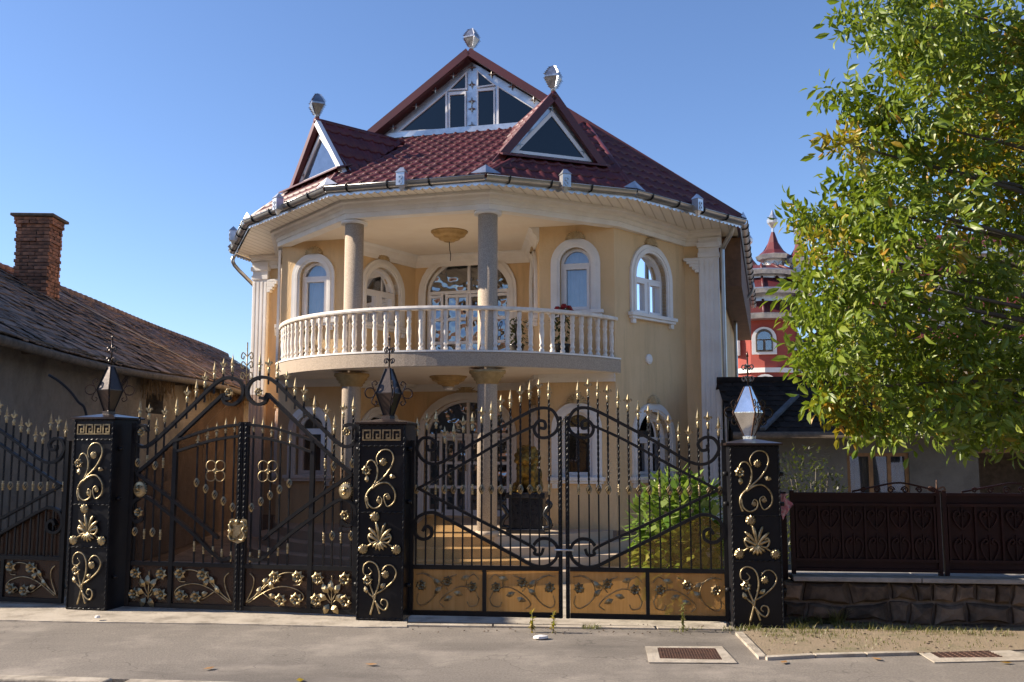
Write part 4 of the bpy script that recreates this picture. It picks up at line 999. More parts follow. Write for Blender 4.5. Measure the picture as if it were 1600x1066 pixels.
# crest plate over the lock
x, z = PG1.px(375, 828); b = MB()
sh = [(-.10, .11), (-.06, .125), (0, .10), (.06, .125), (.10, .11), (.115, .02), (.10, -.08), (.07, -.12), (.03, -.13), (0, -.145), (-.03, -.13), (-.07, -.12), (-.10, -.08), (-.115, .02)]
b.prism([(x + a, -.05, z + c) for a, c in sh], (0, .015, 0))
b.prism([(x + a * .45, -.066, z - .01 + c * .5) for a, c in [(-.1, .1), (.1, .1), (.1, -.03), (0, -.13), (-.1, -.03)]], (0, .017, 0))
for s in (-1, 1):
    b.tube(crom([(x + s * .035, -.062, z + .08), (x + s * .07, -.07, z + .09), (x + s * .085, -.07, z + .04), (x + s * .065, -.075, z), (x + s * .09, -.07, z - .05), (x + s * .07, -.07, z - .10), (x + s * .03, -.062, z - .10)], 4), .013, 6)
    for k in range(3): b.lathe([(.001, -.02), (.016, -.01), (.016, .01), (.001, .02)], 8, (x + s * .095, -.06, z + .05 - .06 * k))
b.lathe([(.001, -.03), (.03, -.01), (.03, .02), (.001, .04)], 8, (x, -.06, z + .085)); b.build('crest', 'gold', w1)
# tall scroll rod above the meeting stiles
x, z = PG1.px(385, 600); z2 = PG1.px(389, 535)[1]; b = MB().tube([(x, 0, z - .15), (x, 0, z2)], .007, 5)
for dz in (.08, .2, .3):
    for s in (-1, 1): b.tube(crom([(x, 0, z + dz), (x + s * .05, 0, z + dz + .05), (x + s * .07, 0, z + dz), (x + s * .045, 0, z + dz - .025), (x + s * .035, 0, z + dz + .01)], 4), .005, 4)
b.build('scroll_rod', 'oldgold', w1)

# ------------------------------------------------------------------ pillars
def spiral_in(pts): return pts
PAN1 = [[(.17, .02), (.11, .16), (.17, .29), (.40, .43), (.66, .59), (.83, .79), (.80, .93), (.66, .985), (.49, .96), (.38, .85), (.42, .74)],
        [(.27, .34), (.39, .50), (.41, .68), (.29, .80), (.17, .79), (.10, .70)],
        [(.27, .34), (.49, .43), (.71, .43), (.88, .30), (.88, .14), (.71, .05), (.62, .12), (.60, .22), (.70, .26), (.76, .18)],
        [(.14, .22), (.18, .09), (.34, .02), (.51, .07), (.54, .17), (.46, .21), (.41, .14)]]
PAN3 = [[(.28, .03), (.38, .28), (.41, .38), (.50, .59), (.50, .77), (.41, .91), (.23, .955), (.09, .88), (.09, .75), (.22, .72), (.30, .78), (.22, .85)],
        [(.53, .05), (.42, .25), (.36, .36), (.61, .47), (.86, .62), (.95, .77), (.84, .89), (.68, .89), (.57, .80)],
        [(.41, .27), (.53, .16), (.66, .12), (.73, .19), (.71, .28), (.60, .30), (.55, .24), (.61, .20)],
        [(.37, .36), (.28, .52), (.22, .62)], [(.36, .33), (.24, .40), (.17, .46)]]
def pillar(fl_px, fr_px, top_px, key, label, rz_fix=None):
    """footprint from the base corners in the picture, height from the top edge"""
    a, c = at_z(*fl_px, .02), at_z(*fr_px, .02); d = c - a; ang = math.atan2(d.y, d.x) if rz_fix is None else rz_fix
    W_ = .50; mid = (a + c) / 2; root = thing('gate_pillar', label, 'pillar', (mid.x, mid.y, .01), ang, 'black gate pillars')
    n = Vector((-math.sin(ang), math.cos(ang), 0)); top = on_plane(*top_px, mid, n).z - .01
    hw = W_ / 2; D_ = .50
    bevel(MB().box((-hw, .004, 0), (hw, D_, top)).build('shaft', 'panel', root), .006)
    MB().add([(-hw - .03, -.03, top), (hw + .03, -.03, top), (hw + .03, D_ + .03, top), (-hw - .03, D_ + .03, top), (-hw - .03, -.03, top + .022), (hw + .03, -.03, top + .022), (hw + .03, D_ + .03, top + .022), (-hw - .03, D_ + .03, top + .022), (0, D_ / 2, top + .075)],
             [(3, 2, 1, 0), (0, 1, 5, 4), (1, 2, 6, 5), (2, 3, 7, 6), (3, 0, 4, 7), (4, 5, 8), (5, 6, 8), (6, 7, 8), (7, 4, 8)]).build('cap', 'brownlamp', root)
    z3 = top - (.225 if key else .015); cuts = [.015, z3 * .365, z3 * .615, z3]
    # riveted edge strips
    ed = MB()
    for x in (-hw + .012, hw - .012): rope(ed, x, .01, top - .005, .007, -.003)
    for z in cuts[1:] + ([top - .012] if key else []) + [.02]:
        m = len(ed.v); rope(ed, 0, -hw + .014, hw - .014, .007); 
        for i in range(m, len(ed.v)): vx, vy, vz = ed.v[i]; ed.v[i] = (vz, vy - .003, z + vx)
    ed.build('edge_strip', 'iron', root)
    x0, x1 = -hw + .05, hw - .05
    def fx(q): return x0 + q * (x1 - x0)
    # lower and upper scroll panels
    for pan, (za, zb) in ((PAN3, (cuts[0] + .03, cuts[1] - .03)), (PAN1, (cuts[2] + .03, cuts[3] - .03))):
        for cv in pan:
            P = crom([(fx(p), -.022, za + q * (zb - za)) for p, q in cv], 6); nP = len(P)
            MB().tube(P, [.0115 - .0055 * i / nP for i in range(nP)], 6).build('scroll', 'gold', root)
        fz = lambda q: za + q * (zb - za)
        if pan is PAN3:
            put('flower', FLOW['gold'], root, fx(.20), fz(.63), -.02, .2); put('rosette', DISC, root, fx(.66), fz(.735), -.01); put('leaf', LEAF['gold'], root, fx(.18), fz(.40), -.015, 1.8); put('leaf', LEAF['gold'], root, fx(.52), fz(.50), -.015, .6)
        else:
            put('flower', FLOW['gold'], root, fx(.12), fz(.64), -.02, .2); put('rosette', DISC, root, fx(.56), fz(.78), -.01); put('leaf', LEAF['gold'], root, fx(.72), fz(.56), -.015, -.3); put('leaf', LEAF['gold'], root, fx(.13), fz(.44), -.015, 1.5); put('rosette', DISC, root, fx(.70), fz(.20), -.01, 0, .7); put('rosette', DISC, root, fx(.46), fz(.14), -.01, 0, .7)
    # palmette
    za, zb = cuts[1], cuts[2]; zc = za + .22 * (zb - za); hh = zb - za; pm = MB()
    for k, (an, L) in enumerate(((-62, .12), (-38, .17), (-15, .20), (10, .205), (36, .17), (60, .12))):
        a_ = R(90 + an); q = [(0, zc + .05), (L * .55 * math.cos(a_) * 1.0, zc + .05 + L * .6 * math.sin(a_)), (L * math.cos(a_) * 1.15, zc + .05 + L * math.sin(a_))]
        pm.tube(crom([(p, -.022 - .006 * (k % 2), z) for p, z in q], 4), [.007, .011, .015, .018, .019, .019, .017, .012, .007], 6)
    for an in (-50, -25, 0, 25, 50):
        a_ = R(-90 + an); pm.tube([(0, -.03, zc + .06), (.07 * math.cos(a_), -.028, zc + .06 + .075 * math.sin(a_)), (.10 * math.cos(a_), -.018, zc + .06 + .105 * math.sin(a_))], [.010, .016, .007], 6)
    for s in (-1, 1): pm.tube(crom([(s * .03, -.024, zc + .05), (s * .09, -.028, zc + .04), (s * .12, -.026, zc + .09), (s * .10, -.026, zc + .13), (s * .075, -.026, zc + .11)], 4), .011, 6)
    pm.build('palmette', 'gold', root)
    for p, q in ((.36, .90), (.06, .16), (.94, .16)):
        put('rosette', DISC, root, fx(p), za + q * hh, -.012, 0, 1.25)
        MB().tube([(fx(p), -.015, za + q * hh), (0, -.018, zc + .08)], .010, 5).build('stalk', 'gold', root)
    if key:   # meander band
        z0 = z3 + .055; u = .0165; kb = MB(); n = 4; pw = (x1 - x0 + .03) / n
        for k in range(n):
            ox = x0 - .01 + k * pw
            G_ = lambda a_, b_, c_, d_: kb.box((ox + a_ * pw, -.008, z0 + b_ * .115), (ox + c_ * pw, .004, z0 + d_ * .115))
            G_(0, 0, .14, 1); G_(.14, .86, .86, 1); G_(.72, .16, .86, .86); G_(.36, .16, .72, .30); G_(.36, .30, .50, .62); G_(.50, .48, .62, .62); G_(.86 + .02, 0, 1.0, .14) if 0 else None
            G_(.14, 0, 1.0, .10) if k < n - 1 else G_(.14, 0, .86, .10)
        kb.build('greek_key', 'oldgold', root)
    # hinge plates
    for z in (.35, 1.2, 1.75 if key else 1.5):
        for s in (-1, 1): MB().tube([(s * hw, .10, z), (s * (hw + .05), .10, z)], .022, 6).build('hinge', 'iron', root)
    return root, top
pl1, t1 = pillar((103, 951), (164, 953), (150, 655), True, 'black pillar with gold scrolls, leftmost of three, dark bronze lantern on top', R(-13))
pl2, t2_ = pillar((555, 968), (630, 969), (597, 663), True, 'black pillar with gold scrolls and greek key band between the two gates', R(-8))
pl3, t3 = pillar((1146, 979), (1226, 980), (1178, 696), False, 'black pillar with gold scrolls beside the stone wall, under steel lantern', R(-4))
# lanterns on the pillars
def lantern(pl, top, m, label, rot, sc=1.0):
    p = Matrix.Rotation(pl.rotation_euler.z, 4, 'Z') @ Vector((0, .25, top + .075)); root = thing('pillar_lantern', label, 'lantern', Vector(pl.location) + p - Vector((0, 0, .012)), pl.rotation_euler.z + rot, 'lanterns on the gate pillars'); root.scale = (sc, sc, sc)
    MB().lathe([(.07, 0), (.07, .03), (.055, .04)], 4, smooth=False).build('foot', m, root)
    k_ = 1.22 if m == 'steel' else 1
    MB().lathe([(.05 * k_, .035), (.135 * k_, .27), (.135 * k_, .28), (.035 * k_, .54), (.02, .55)], 4, smooth=False).build('body', m, root)
    b = MB()
    for k in range(4):
        a = k * math.pi / 2; c, s = math.cos(a), math.sin(a)
        b.tube([(.053 * c, .053 * s, .035), (.14 * k_ * c, .14 * k_ * s, .275), (.037 * c, .037 * s, .54)], .007, 4, Vector((-s, c, 0)))
    b.build('edge_trim', 'iron' if m != 'steel' else 'rust', root)
    b = MB(); b.tube([(0, 0, .56), (0, 0, .86)], .009, 6); b.lathe([(.001, .84), (.016, .86), (.001, .92)], 6)
    for a in (0, 1.57, 3.14, 4.71):
        c, s = math.cos(a + .78), math.sin(a + .78)
        for z in (.62, .74): b.tube(crom([(0, 0, z), (.045 * c, .045 * s, z + .03), (.065 * c, .065 * s, z + .005), (.045 * c, .045 * s, z - .02), (.035 * c, .035 * s, z)], 4), .005, 4, Vector((-s, c, 0)))
    b.build('top_scroll', 'brownlamp', root)
    for k in range(4):
        a = k * math.pi / 2; c, s = math.cos(a), math.sin(a); b = MB()
        Q = lambda r_, z: ((r_ - .05) * c, (r_ - .05) * s, z)
        b.tube([Q(.255 + .055 * math.cos(t * math.pi / 7), .275 + .055 * math.sin(t * math.pi / 7)) for t in range(14)], .006, 4, Vector((-s, c, 0)), closed=True)
        for sg in (-1, 1): b.tube(crom([Q(.215, .275 + sg * .04), Q(.235, .275 + sg * .10), Q(.20, .275 + sg * .13), Q(.18, .275 + sg * .10), Q(.20, .275 + sg * .085)], 4), .005, 4, Vector((-s, c, 0)))
        b.build('side_scroll', 'brownlamp', root)
lantern(pl1, t1, 'brownlamp', 'diamond shaped dark bronze lantern on the leftmost gate pillar', R(33))
lantern(pl2, t2_, 'brownlamp', 'diamond shaped black lantern on the pillar between the gates', R(28))
lantern(pl3, t3, 'steel', 'diamond shaped shiny steel lantern on the right gate pillar', R(12))
# ------------------------------------------------------------------ right: stone base wall, metal fence panels
PW = Plane((2.86, 9.92), (6.6, 9.50))
wallr = thing('stone_wall', 'low rubble stone wall under the dark fence, right of the black pillars', 'wall', PW.a, PW.ang)
MB().box((-.13, .075, -.2), (PW.L, .40, .42)).build('wall_core', 'mortar', wallr)
SX0 = -.13; rs_ = random.Random(31); NX = 60
def zline(k):
    base_ = [-.14, .035, .225, .432][k]; am = 0 if k == 3 else .020
    ph = rs_.uniform(0, 9); return lambda x: base_ + am * math.sin(x * 3.1 + ph) + am * .8 * math.sin(x * 7.3 + ph * 2) + (am * .5 * math.sin(x * 17 + ph) if am else 0)
ZL = [zline(k) for k in range(4)]
for r in range(3):
    x = SX0; sk = rs_.uniform(-.03, .03)
    while x < PW.L - .08:
        w_ = min(rs_.uniform(.15, .50), PW.L - x); sk2 = rs_.uniform(-.05, .05); g = .011
        za, zb = ZL[r], ZL[r + 1]; lo = [x + g, x + w_ * .33, x + w_ * .67, x + w_ - g]
        loop = [(q + sk * (-.5), za(q) + g) for q in lo[:1]] + [(q, za(q) + g + rs_.uniform(0, .012)) for q in lo[1:3]] + [(lo[3] - sk2 * .5, za(lo[3]) + g), (lo[3] + rs_.uniform(-.012, .004), (za(lo[3]) + zb(lo[3])) / 2), (lo[3] + sk2 * .5, zb(lo[3]) - g)] + [(q, zb(q) - g - rs_.uniform(0, .014)) for q in lo[2:0:-1]] + [(lo[0] + sk * .5, zb(lo[0]) - g), (lo[0] + rs_.uniform(-.004, .012), (za(lo[0]) + zb(lo[0])) / 2)]
        n = len(loop); cx = sum(p[0] for p in loop) / n; cz = sum(p[1] for p in loop) / n; o = rs_.uniform(.0, .035); ty = rs_.uniform(-.03, .03); tx = rs_.uniform(-.03, .03)
        vs = [(px, .12, pz) for px, pz in loop] + [(cx + (px - cx) * .97, .040 - o * .3, cz + (pz - cz) * .95) for px, pz in loop] + [(cx + (px - cx) * .72, .015 - o + ty * (px - cx) / w_ + tx * (pz - cz) * 4 + rs_.uniform(-.006, .006), cz + (pz - cz) * .68) for px, pz in loop] + [(cx + rs_.uniform(-.03, .03), .006 - o + rs_.uniform(-.012, .008), cz)]
        b = MB().add(vs, [(i, (i + 1) % n, n + (i + 1) % n, n + i) for i in range(n)] + [(n + i, n + (i + 1) % n, 2 * n + (i + 1) % n, 2 * n + i) for i in range(n)] + [(2 * n + i, 2 * n + (i + 1) % n, 3 * n) for i in range(n)])
        b.build('stone', 'stone', wallr); x += w_; sk = sk2
x = -.02
while x < PW.L:
    e = min(x + 1.25, PW.L + .1); bevel(MB().box((x, -.05, .437), (e - .008, .44, .485)).build('coping_slab', 'coping', wallr), .008); x = e
FZ0, FZ1 = .53, PW.px(1400, 771)[1]
def fence_panel(s0, s1, label, first):
    root = thing('fence_panel', label, 'fence', PW.a + PW.d * s0 + Vector((0, 0, .485)), PW.ang, 'dark metal fence panels on the stone wall')
    W_ = s1 - s0; h = FZ1 - .485; zb = .03
    for x in (.02, W_ - .02): MB().box((x - .02, .14, 0), (x + .02, .19, h + .02)).build('post', 'oxblood', root)
    MB().box((.04, .172, zb), (W_ - .04, .178, h - .02)).build('sheet', 'oxblood', root)
    for z_ in (zb, zb + .10, h - .14, h - .03): MB().box((.041, .135, z_), (W_ - .041, .171, z_ + .03)).build('rail', 'oxblood', root)
    n = max(2, round((W_ - .1) / .245)); st = (W_ - .12) / n
    for i in range(n + 1): MB().box((.06 + i * st - .010, .14, zb + .131), (.06 + i * st + .010, .171, h - .141)).build('rib', 'oxblood', root)
    for i in range(n):
        cx = .06 + (i + .5) * st; zmid = (zb + h) / 2
        for sg in (1, -1):
            b = MB()
            for s in (-1, 1):
                zz = lambda q: zmid + sg * q
                b.tube(crom([(cx, .155, zz(.03) if sg > 0 else zz(.30)), (cx + s * .05, .150, zz(.08) if sg > 0 else zz(.24)), (cx + s * .085, .150, zz(.15)), (cx + s * .075, .150, zz(.20) if sg > 0 else zz(.09)), (cx + s * .035, .150, zz(.215) if sg > 0 else zz(.06)), (cx + s * .02, .15, zz(.18) if sg > 0 else zz(.09)), (cx + s * .045, .15, zz(.165) if sg > 0 else zz(.11))], 4), .008, 4)
            b.tube([(cx, .153, zz(.02)), (cx, .153, zz(.27))], .006, 4)
            b.build('heart_scroll', 'oxblood', root)
    if first: MB().box((-.17, .20, -.2), (-.03, .24, h)).build('gap_shade_plate', 'oxblood', root)  # dark plate added to stand in for the shadow between pillar and fence
    # open scrollwork along the top
    tw = W_ * .62; x0 = W_ * .42 if first else W_ * .12
    b = MB(); b.tube(crom([(x0, .155, h + .01), (x0 + tw * .3, .155, h + .07), (x0 + tw * .5, .155, h + .10), (x0 + tw * .7, .155, h + .07), (x0 + tw * .95, .155, h + .01)], 6), .009, 4)
    for k in range(6):
        cx = x0 + tw * (.12 + .15 * k); s = 1 if k < 3 else -1; rr = .028 + .012 * (1 - abs(k - 2.5) / 2.5)
        b.tube([(cx + s * rr * (1 - t / 16) * math.cos(t * .75), .155, h + .028 + rr * (1 - t / 16) * math.sin(t * .75)) for t in range(13)], .007, 4)
    b.build('top_scroll', 'oxblood', root)
    b = MB()
    for s in (-1, 1): b.tube(crom([(W_ - .02, .165, h + .03), (W_ - .02 + s * .06, .165, h + .06), (W_ - .02 + s * .08, .165, h + .03), (W_ - .02 + s * .05, .165, h + .02)], 4), .008, 4)
    b.tube([(W_ - .02, .165, h), (W_ - .02, .165, h + .13)], [.012, .006], 5); b.build('finial', 'rust', root)
sA = PW.px(1240, 840)[0]; sB = PW.px(1479, 840)[0]
fence_panel(sA, sB, 'dark oxblood metal fence panel next to the right black pillar', True)
fence_panel(sB + .02, sB + .02 + 1.66, 'dark oxblood metal fence panel at the right edge, below the tree', False)
# pink cloth on the fence corner
b = MB(); cl = PW.a + PW.d * (sA - .09) + PW.n * .1; vs = []; n = 9
for i in range(n):
    for j in range(9): vs.append((-.08 + .02 * i * (1 - .25 * math.sin(j)), .02 * math.sin(i * 1.7 + j * .4), -.028 * j - .012 * math.sin(i * 1.3) * j * .5))
b.add(vs, [(i * 9 + j, i * 9 + j + 1, (i + 1) * 9 + j + 1, (i + 1) * 9 + j) for i in range(n - 1) for j in range(8)], True)
tag(b.build('cloth', 'pink', None, False, loc=(cl.x, cl.y, 1.30)), 'pink patterned cloth hung on the corner of the dark fence', 'cloth')

# ------------------------------------------------------------------ right: low grey cottage
PC = Plane((4.12, 16.9), (13.5, 15.9))
cot = thing('cottage', 'low grey cottage with dark tiled roof behind the metal fence', 'house', PC.a, PC.ang)
ze = PC.px(1400, 676)[1]
wx0, wz1 = PC.px(1323, 708); wx1, _ = PC.px(1420, 708); wz0 = PC.px(1370, 792)[1]; dx0 = PC.px(1528, 706)[0]; dx1 = dx0 + 1.3
wl = MB(); loops = [[Vector(p) for p in ((0, 0, -.4), (PC.L, 0, -.4), (PC.L, 0, ze + .12), (0, 0, ze + .12))], [Vector((x, 0, z)) for x, z in ((wx0, wz0), (wx1, wz0), (wx1, wz1), (wx0, wz1))], [Vector((x, 0, z)) for x, z in ((dx0, -.3), (dx1, -.3), (dx1, wz1), (dx0, wz1))]]
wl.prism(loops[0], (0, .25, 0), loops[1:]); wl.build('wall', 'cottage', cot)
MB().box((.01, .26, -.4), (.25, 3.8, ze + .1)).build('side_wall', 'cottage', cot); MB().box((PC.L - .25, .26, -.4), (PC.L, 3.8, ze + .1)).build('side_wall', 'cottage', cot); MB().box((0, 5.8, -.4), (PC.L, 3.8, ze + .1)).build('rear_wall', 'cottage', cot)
fr = MB(); ft = .06
for q in ((wx0, wz0, wx0 + ft, wz1), (wx1 - ft, wz0, wx1, wz1), (wx0 + ft, wz1 - ft, wx1 - ft, wz1), (wx0 + ft, wz0, wx1 - ft, wz0 + ft), (wx0 + (wx1 - wx0) * .36, wz0 + ft, wx0 + (wx1 - wx0) * .36 + .07, wz1 - ft), (wx0 + (wx1 - wx0) * .66, wz0 + ft, wx0 + (wx1 - wx0) * .66 + .06, wz1 - ft)): fr.box((q[0], .05, q[1]), (q[2], .11, q[3]))
cw = fr.build('window', 'tanwood', cot); MB().box((wx0 + ft, .075, wz0 + ft), (wx1 - ft, .08, wz1 - ft)).build('pane', 'glass', cw)
vs = []
for i in range(31): x = wx0 + (wx1 - wx0) * i / 30; vs += [(x, .2 + .02 * math.sin(i * 1.6), wz0), (x, .2 + .02 * math.sin(i * 1.6), wz1)]
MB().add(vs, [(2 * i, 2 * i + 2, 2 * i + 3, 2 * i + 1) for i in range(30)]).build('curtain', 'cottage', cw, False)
MB().box((dx0, -.02, wz1), (dx1, .06, wz1 + .06)).build('lintel', 'tanwood', cot)
MB().box((dx0 - .05, .9, -.35), (dx1 + .05, .95, wz1)).build('porch_back', 'oldwood', cot)
zr = ze + 1.0; yr = 1.9
rb_ = MB().add([(-.3, -.42, ze - .03), (PC.L + .3, -.42, ze - .03), (PC.L + .3, yr, zr), (-.3, yr, zr), (-.3, 4.2, ze - .03), (PC.L + .3, 4.2, ze - .03)], [(0, 1, 2, 3), (3, 2, 5, 4)])
crf = rb_.build('roof', 'darktile', cot, False)
ttl = MB(); ex = (Vector((0, yr + .42, zr - ze + .03))).normalized(); Ls = Vector((0, yr + .42, zr - ze + .03)).length
def flat_tiles(b, L, rows, tw, o, ux, uy, un, jit, lift=.02, cols=None):
    tl_ = 1.25
    for r in range(rows):
        rh = L[1] / rows
        for c in range(int(L[0] / tw)):
            x = (c + (.5 if r % 2 else 0)) * tw + rnd.uniform(-jit, jit); y = r * rh + rnd.uniform(-jit, jit)
            p = [o + ux * (x + a * tw * .96) + uy * (y + e * rh * tl_) + un * (lift * (1 - e * .75) + rnd.uniform(0, jit * .4)) for a, e in ((0, 0), (.5, -.10), (1, 0), (1, 1), (0, 1))]
            q = [v - un * .014 for v in p[:3]]
            yield p + q
TF = [(0, 1, 2, 3, 4), (0, 5, 6, 1), (1, 6, 7, 2)]
o_ = Vector((-.3, -.44, ze - .02)); un = Vector((0, -ex.z, ex.y))
for vs in flat_tiles(ttl, (PC.L + .5, Ls), 10, .19, o_, Vector((1, 0, 0)), ex, un, .008): ttl.add(vs, TF)
ttl.build('roof_tiles', 'darktile', crf, False, kind='stuff')
MB().tube([(-.3, yr, zr + .03), (PC.L + .3, yr, zr + .03)], .09, 8).build('ridge_cap', 'darktile', crf)
MB().tube([(-.3, -.50, ze - .05), (PC.L + .3, -.50, ze - .05)], .06, 8).build('gutter', 'gutter' if 0 else 'oldwood', cot)
# side wing: lean-to hip with pale valley flashing on the left
va, vb = Vector((.15, -.47, ze + .03)), Vector((.95, .7, ze + .66)); MB().prism([va, va + Vector((.09, 0, .0)), vb + Vector((.09, 0, 0)), vb], (0, -.02, .05)).build('valley_flashing', 'blueflash', cot)

# ------------------------------------------------------------------ left: old house with clay tiles and brick chimney
OX = lambda y: -6.36 - .05 * (y - 11.55)          # eave line in plan
old = thing('old_house', 'old plastered house with mossy clay tile roof at the left edge', 'house', (OX(11.55), 11.55, 0), math.atan(.05))
OL, EZ, RZ, HW = 27.0, 3.24, 5.44, 3.73        # length, eave z, ridge z, half width (eave to ridge, plan)
wx = -.42
wb_ = MB(); hy0, hz0 = 7.6, 2.05; hw_ = .52
hy = lambda u, v: None
PO = Plane((OX(11.55) + wx, 11.55), (OX(31) + wx, 31))
def opx(u, v): s, z = PO.px(u, v); return s, z
h0 = opx(228, 645); h1 = opx(256, 617)
lp = [[Vector((wx, 0, -.4)), Vector((wx, OL, -.4)), Vector((wx, OL, EZ + .12)), Vector((wx, 0, EZ + .12))], [Vector((wx, h0[0], h0[1])), Vector((wx, h1[0], h0[1])), Vector((wx, h1[0], h1[1])), Vector((wx, h0[0], h1[1]))]]
wb_.prism(lp[0], (-.4, 0, 0), lp[1:]); wb_.build('wall', 'oldplaster', old)
MB().box((wx - .39, h0[0] - .1, h0[1] - .1), (wx - .36, h1[0] + .1, h1[1] + .1)).build('hole_back', 'oldwood', old)
MB().prism([(wx - .4, 0, -.4), (-2 * HW + .4, 0, -.4), (-2 * HW + .4, 0, EZ + .2), (-HW, 0, RZ - .1), (wx - .4, 0, EZ + .2)], (0, .3, 0)).build('gable_wall', 'oldplaster', old)
MB().box((-2 * HW + .4, .31, -.4), (-2 * HW + .7, OL, EZ + .2)).build('rear_wall', 'oldplaster', old)
slope = Vector((-HW, 0, RZ - EZ)); sl_len = slope.length; uy = slope.normalized(); un = Vector((uy.z, 0, -uy.x))
sag = lambda y: -.05 * math.sin(y * .45) - .05 * math.sin(y * .21 + 1)
rb_ = MB(); ny = 40; vs = []
for i in range(ny + 1):
    y = OL * i / ny; vs += [(0, y, EZ + sag(y) - .03), (-HW, y, RZ + sag(y) * .6 - .03), (-2 * HW, y, EZ - .03)]
rb_.add(vs, [f for i in range(ny) for f in ((3 * i, 3 * i + 3, 3 * i + 4, 3 * i + 1), (3 * i + 1, 3 * i + 4, 3 * i + 5, 3 * i + 2))])
orf = rb_.build('roof', 'clay', old, False)
tset = []; rows = 17; tw = .185; rh = sl_len / rows
for r in range(rows):
    for c in range(int((OL) / tw)):
        y = (c + (.5 if r % 2 else 0)) * tw; tset.append((r, y))
tv = [(-.005, 0, .022), (-.03, tw * .48, .022), (-.005, tw * .96, .022), (rh * 1.3, tw * .96, .004), (rh * 1.3, 0, .004), (-.005, 0, .004), (-.03, tw * .48, .004), (-.005, tw * .96, .004)]
otme = MB().add(tv, [f[::-1] for f in TF]).mesh('clay_tile', 'clay', False)
bx = Matrix((uy, Vector((0, 1, 0)), un)).transposed().to_4x4()
cam_o = Matrix.Rotation(-math.atan(.05), 4, 'Z') @ (CAM - old.location)
def omx(r, y):
    p = Vector((0, y, EZ + sag(y) * (1 - .4 * r / rows))) + uy * (r * rh) + un * rnd.uniform(0, .018)
    return Matrix.Translation(p) @ bx @ Matrix.Rotation(rnd.gauss(0, .035), 4, 'Z') @ Matrix.Rotation(rnd.gauss(0, .03), 4, 'Y') @ Matrix.Rotation(rnd.gauss(0, .03), 4, 'X')
vis = [t for t in tset if t[1] > 3.2]; vis.sort(key=lambda t: (Vector((-HW * t[0] / rows, t[1], EZ)) - cam_o).length)
pick = set(vis[:300]); jt = MB()
for t in tset:
    if rnd.random() < .012: continue
    mx = omx(*t)
    if t in pick: link('clay_tile', otme, orf).matrix_local = mx
    else: jt.add([mx @ Vector(v) for v in tv], [f[::-1] for f in TF])
jt.build('clay_tiles', 'clay', orf, False, kind='stuff')
rme = MB().lathe([(.10, 0), (.125, .05), (.105, .34)], 10).mesh('ridge_tile', 'clay')
for i in range(int(OL / .32)):
    y = i * .32; link('ridge_tile', rme, orf, (-HW, y + .34, RZ + sag(y) * .6 - .02), (R(90), 0, 0))
# gutter, fascia, rafters' feet
vs = [Vector((.07, OL * i / 30, EZ - .10 + sag(OL * i / 30))) for i in range(31)]
MB().tube(vs, .065, 8, Vector((0, 0, 1))).build('gutter', 'oldwood', old)
for i in range(20): MB().box((wx + .002, .5 + i * 1.35, EZ - .16), (-.02, .6 + i * 1.35, EZ - .05)).build('rafter_foot', 'oldwood', old)
MB().box((wx - .3, 0, EZ - .04), (-.01, OL, EZ - .015)).build('eave_board', 'oldwood', old)
br_ = MB().tube([(wx, 5.4, EZ - .62), (-.08, 5.4, EZ - .10)], .035, 4); br_.build('eave_brace', 'oldwood', old)
# torn reed matting hanging under the eave
st = MB(); rr = random.Random(3)
for i in range(420):
    y = rr.choice((rr.uniform(6.6, 8.2), rr.uniform(9.5, 15))); L = rr.uniform(.15, .5); a = rr.gauss(.5, .35)
    p = Vector((wx + .02 + rr.uniform(0, .25), y, EZ - .06 + sag(y))); q = p + Vector((rr.uniform(-.05, .05), L * math.sin(a), -L * math.cos(a))); st.tube([p, q], .006, 3)
st.build('torn_reed_mat', 'straw', old, False, kind='stuff')
# loose cable over the roof and down the wall
cp = [(20, 17.5), (40, 17)]; pts = []
for r, y, lift in ((16.5, 8.6, .05), (13, 9.3, .05), (10, 9.9, .05), (6, 11.0, .05), (2.6, 11.6, .05)):
    pts.append(Vector((0, y, EZ + sag(y))) + uy * (r * rh) + un * lift)
pts += [Vector((.10, 11.9, EZ - .05)), Vector((.0, 11.7, EZ - .5)), Vector((wx + .04, 11.5, EZ - 1.0)), Vector((wx + .04, 11.45, 1.2))]
MB().tube(crom(pts, 5), .010, 5, Vector((0, 1, .3))).build('cable', 'cable', old)
# brick chimney
u0, v0 = 60, 440; cp_ = at_y(58, 430, 19.4); lc = Matrix.Rotation(-math.atan(.05), 4, 'Z') @ (Vector((cp_.x, cp_.y, 0)) - old.location)
ch = MB().box((-.29, -.25, 0), (.29, .25, int((at_y(58, 336, 19.4).z - 4.35 - .10) / .072) * .072)).build('chimney', 'mortar', old, loc=(lc.x, lc.y, 4.35))
bw_, bh_ = .235, .072; bm1 = MB().box((-bw_ / 2 + .006, -.05, 0), (bw_ / 2 - .006, .05, bh_ - .011)).mesh('brick', 'soot')
ztop = at_y(58, 336, 19.4).z - 4.35; nr = int((ztop - .10) / bh_)
for r in range(nr):
    z = r * bh_; ex_ = .05 if r >= nr - 2 else (.022 if r == nr - 7 else 0.0)
    if z + 4.35 < 4.6: continue
    for side in range(4):
        wlen = .62 if side % 2 == 0 else .54; dep = .27 if side % 2 == 0 else .31; n = 2; off = .11 if r % 2 else 0
        for k in (-1, 0, 1):
            xx = k * bw_ + (off - .055) * (1 if side < 2 else -1)
            if abs(xx) > wlen / 2 - .06: xx = math.copysign(wlen / 2 - .075, xx)
            o = link('brick', bm1, ch); m4 = Matrix.Rotation(side * math.pi / 2, 4, 'Z') @ Matrix.Translation((xx + rnd.gauss(0, .006), -dep + .03 - ex_ + rnd.gauss(0, .006), z)) @ Matrix.Rotation(rnd.gauss(0, .02), 4, 'Z'); o.matrix_local = m4
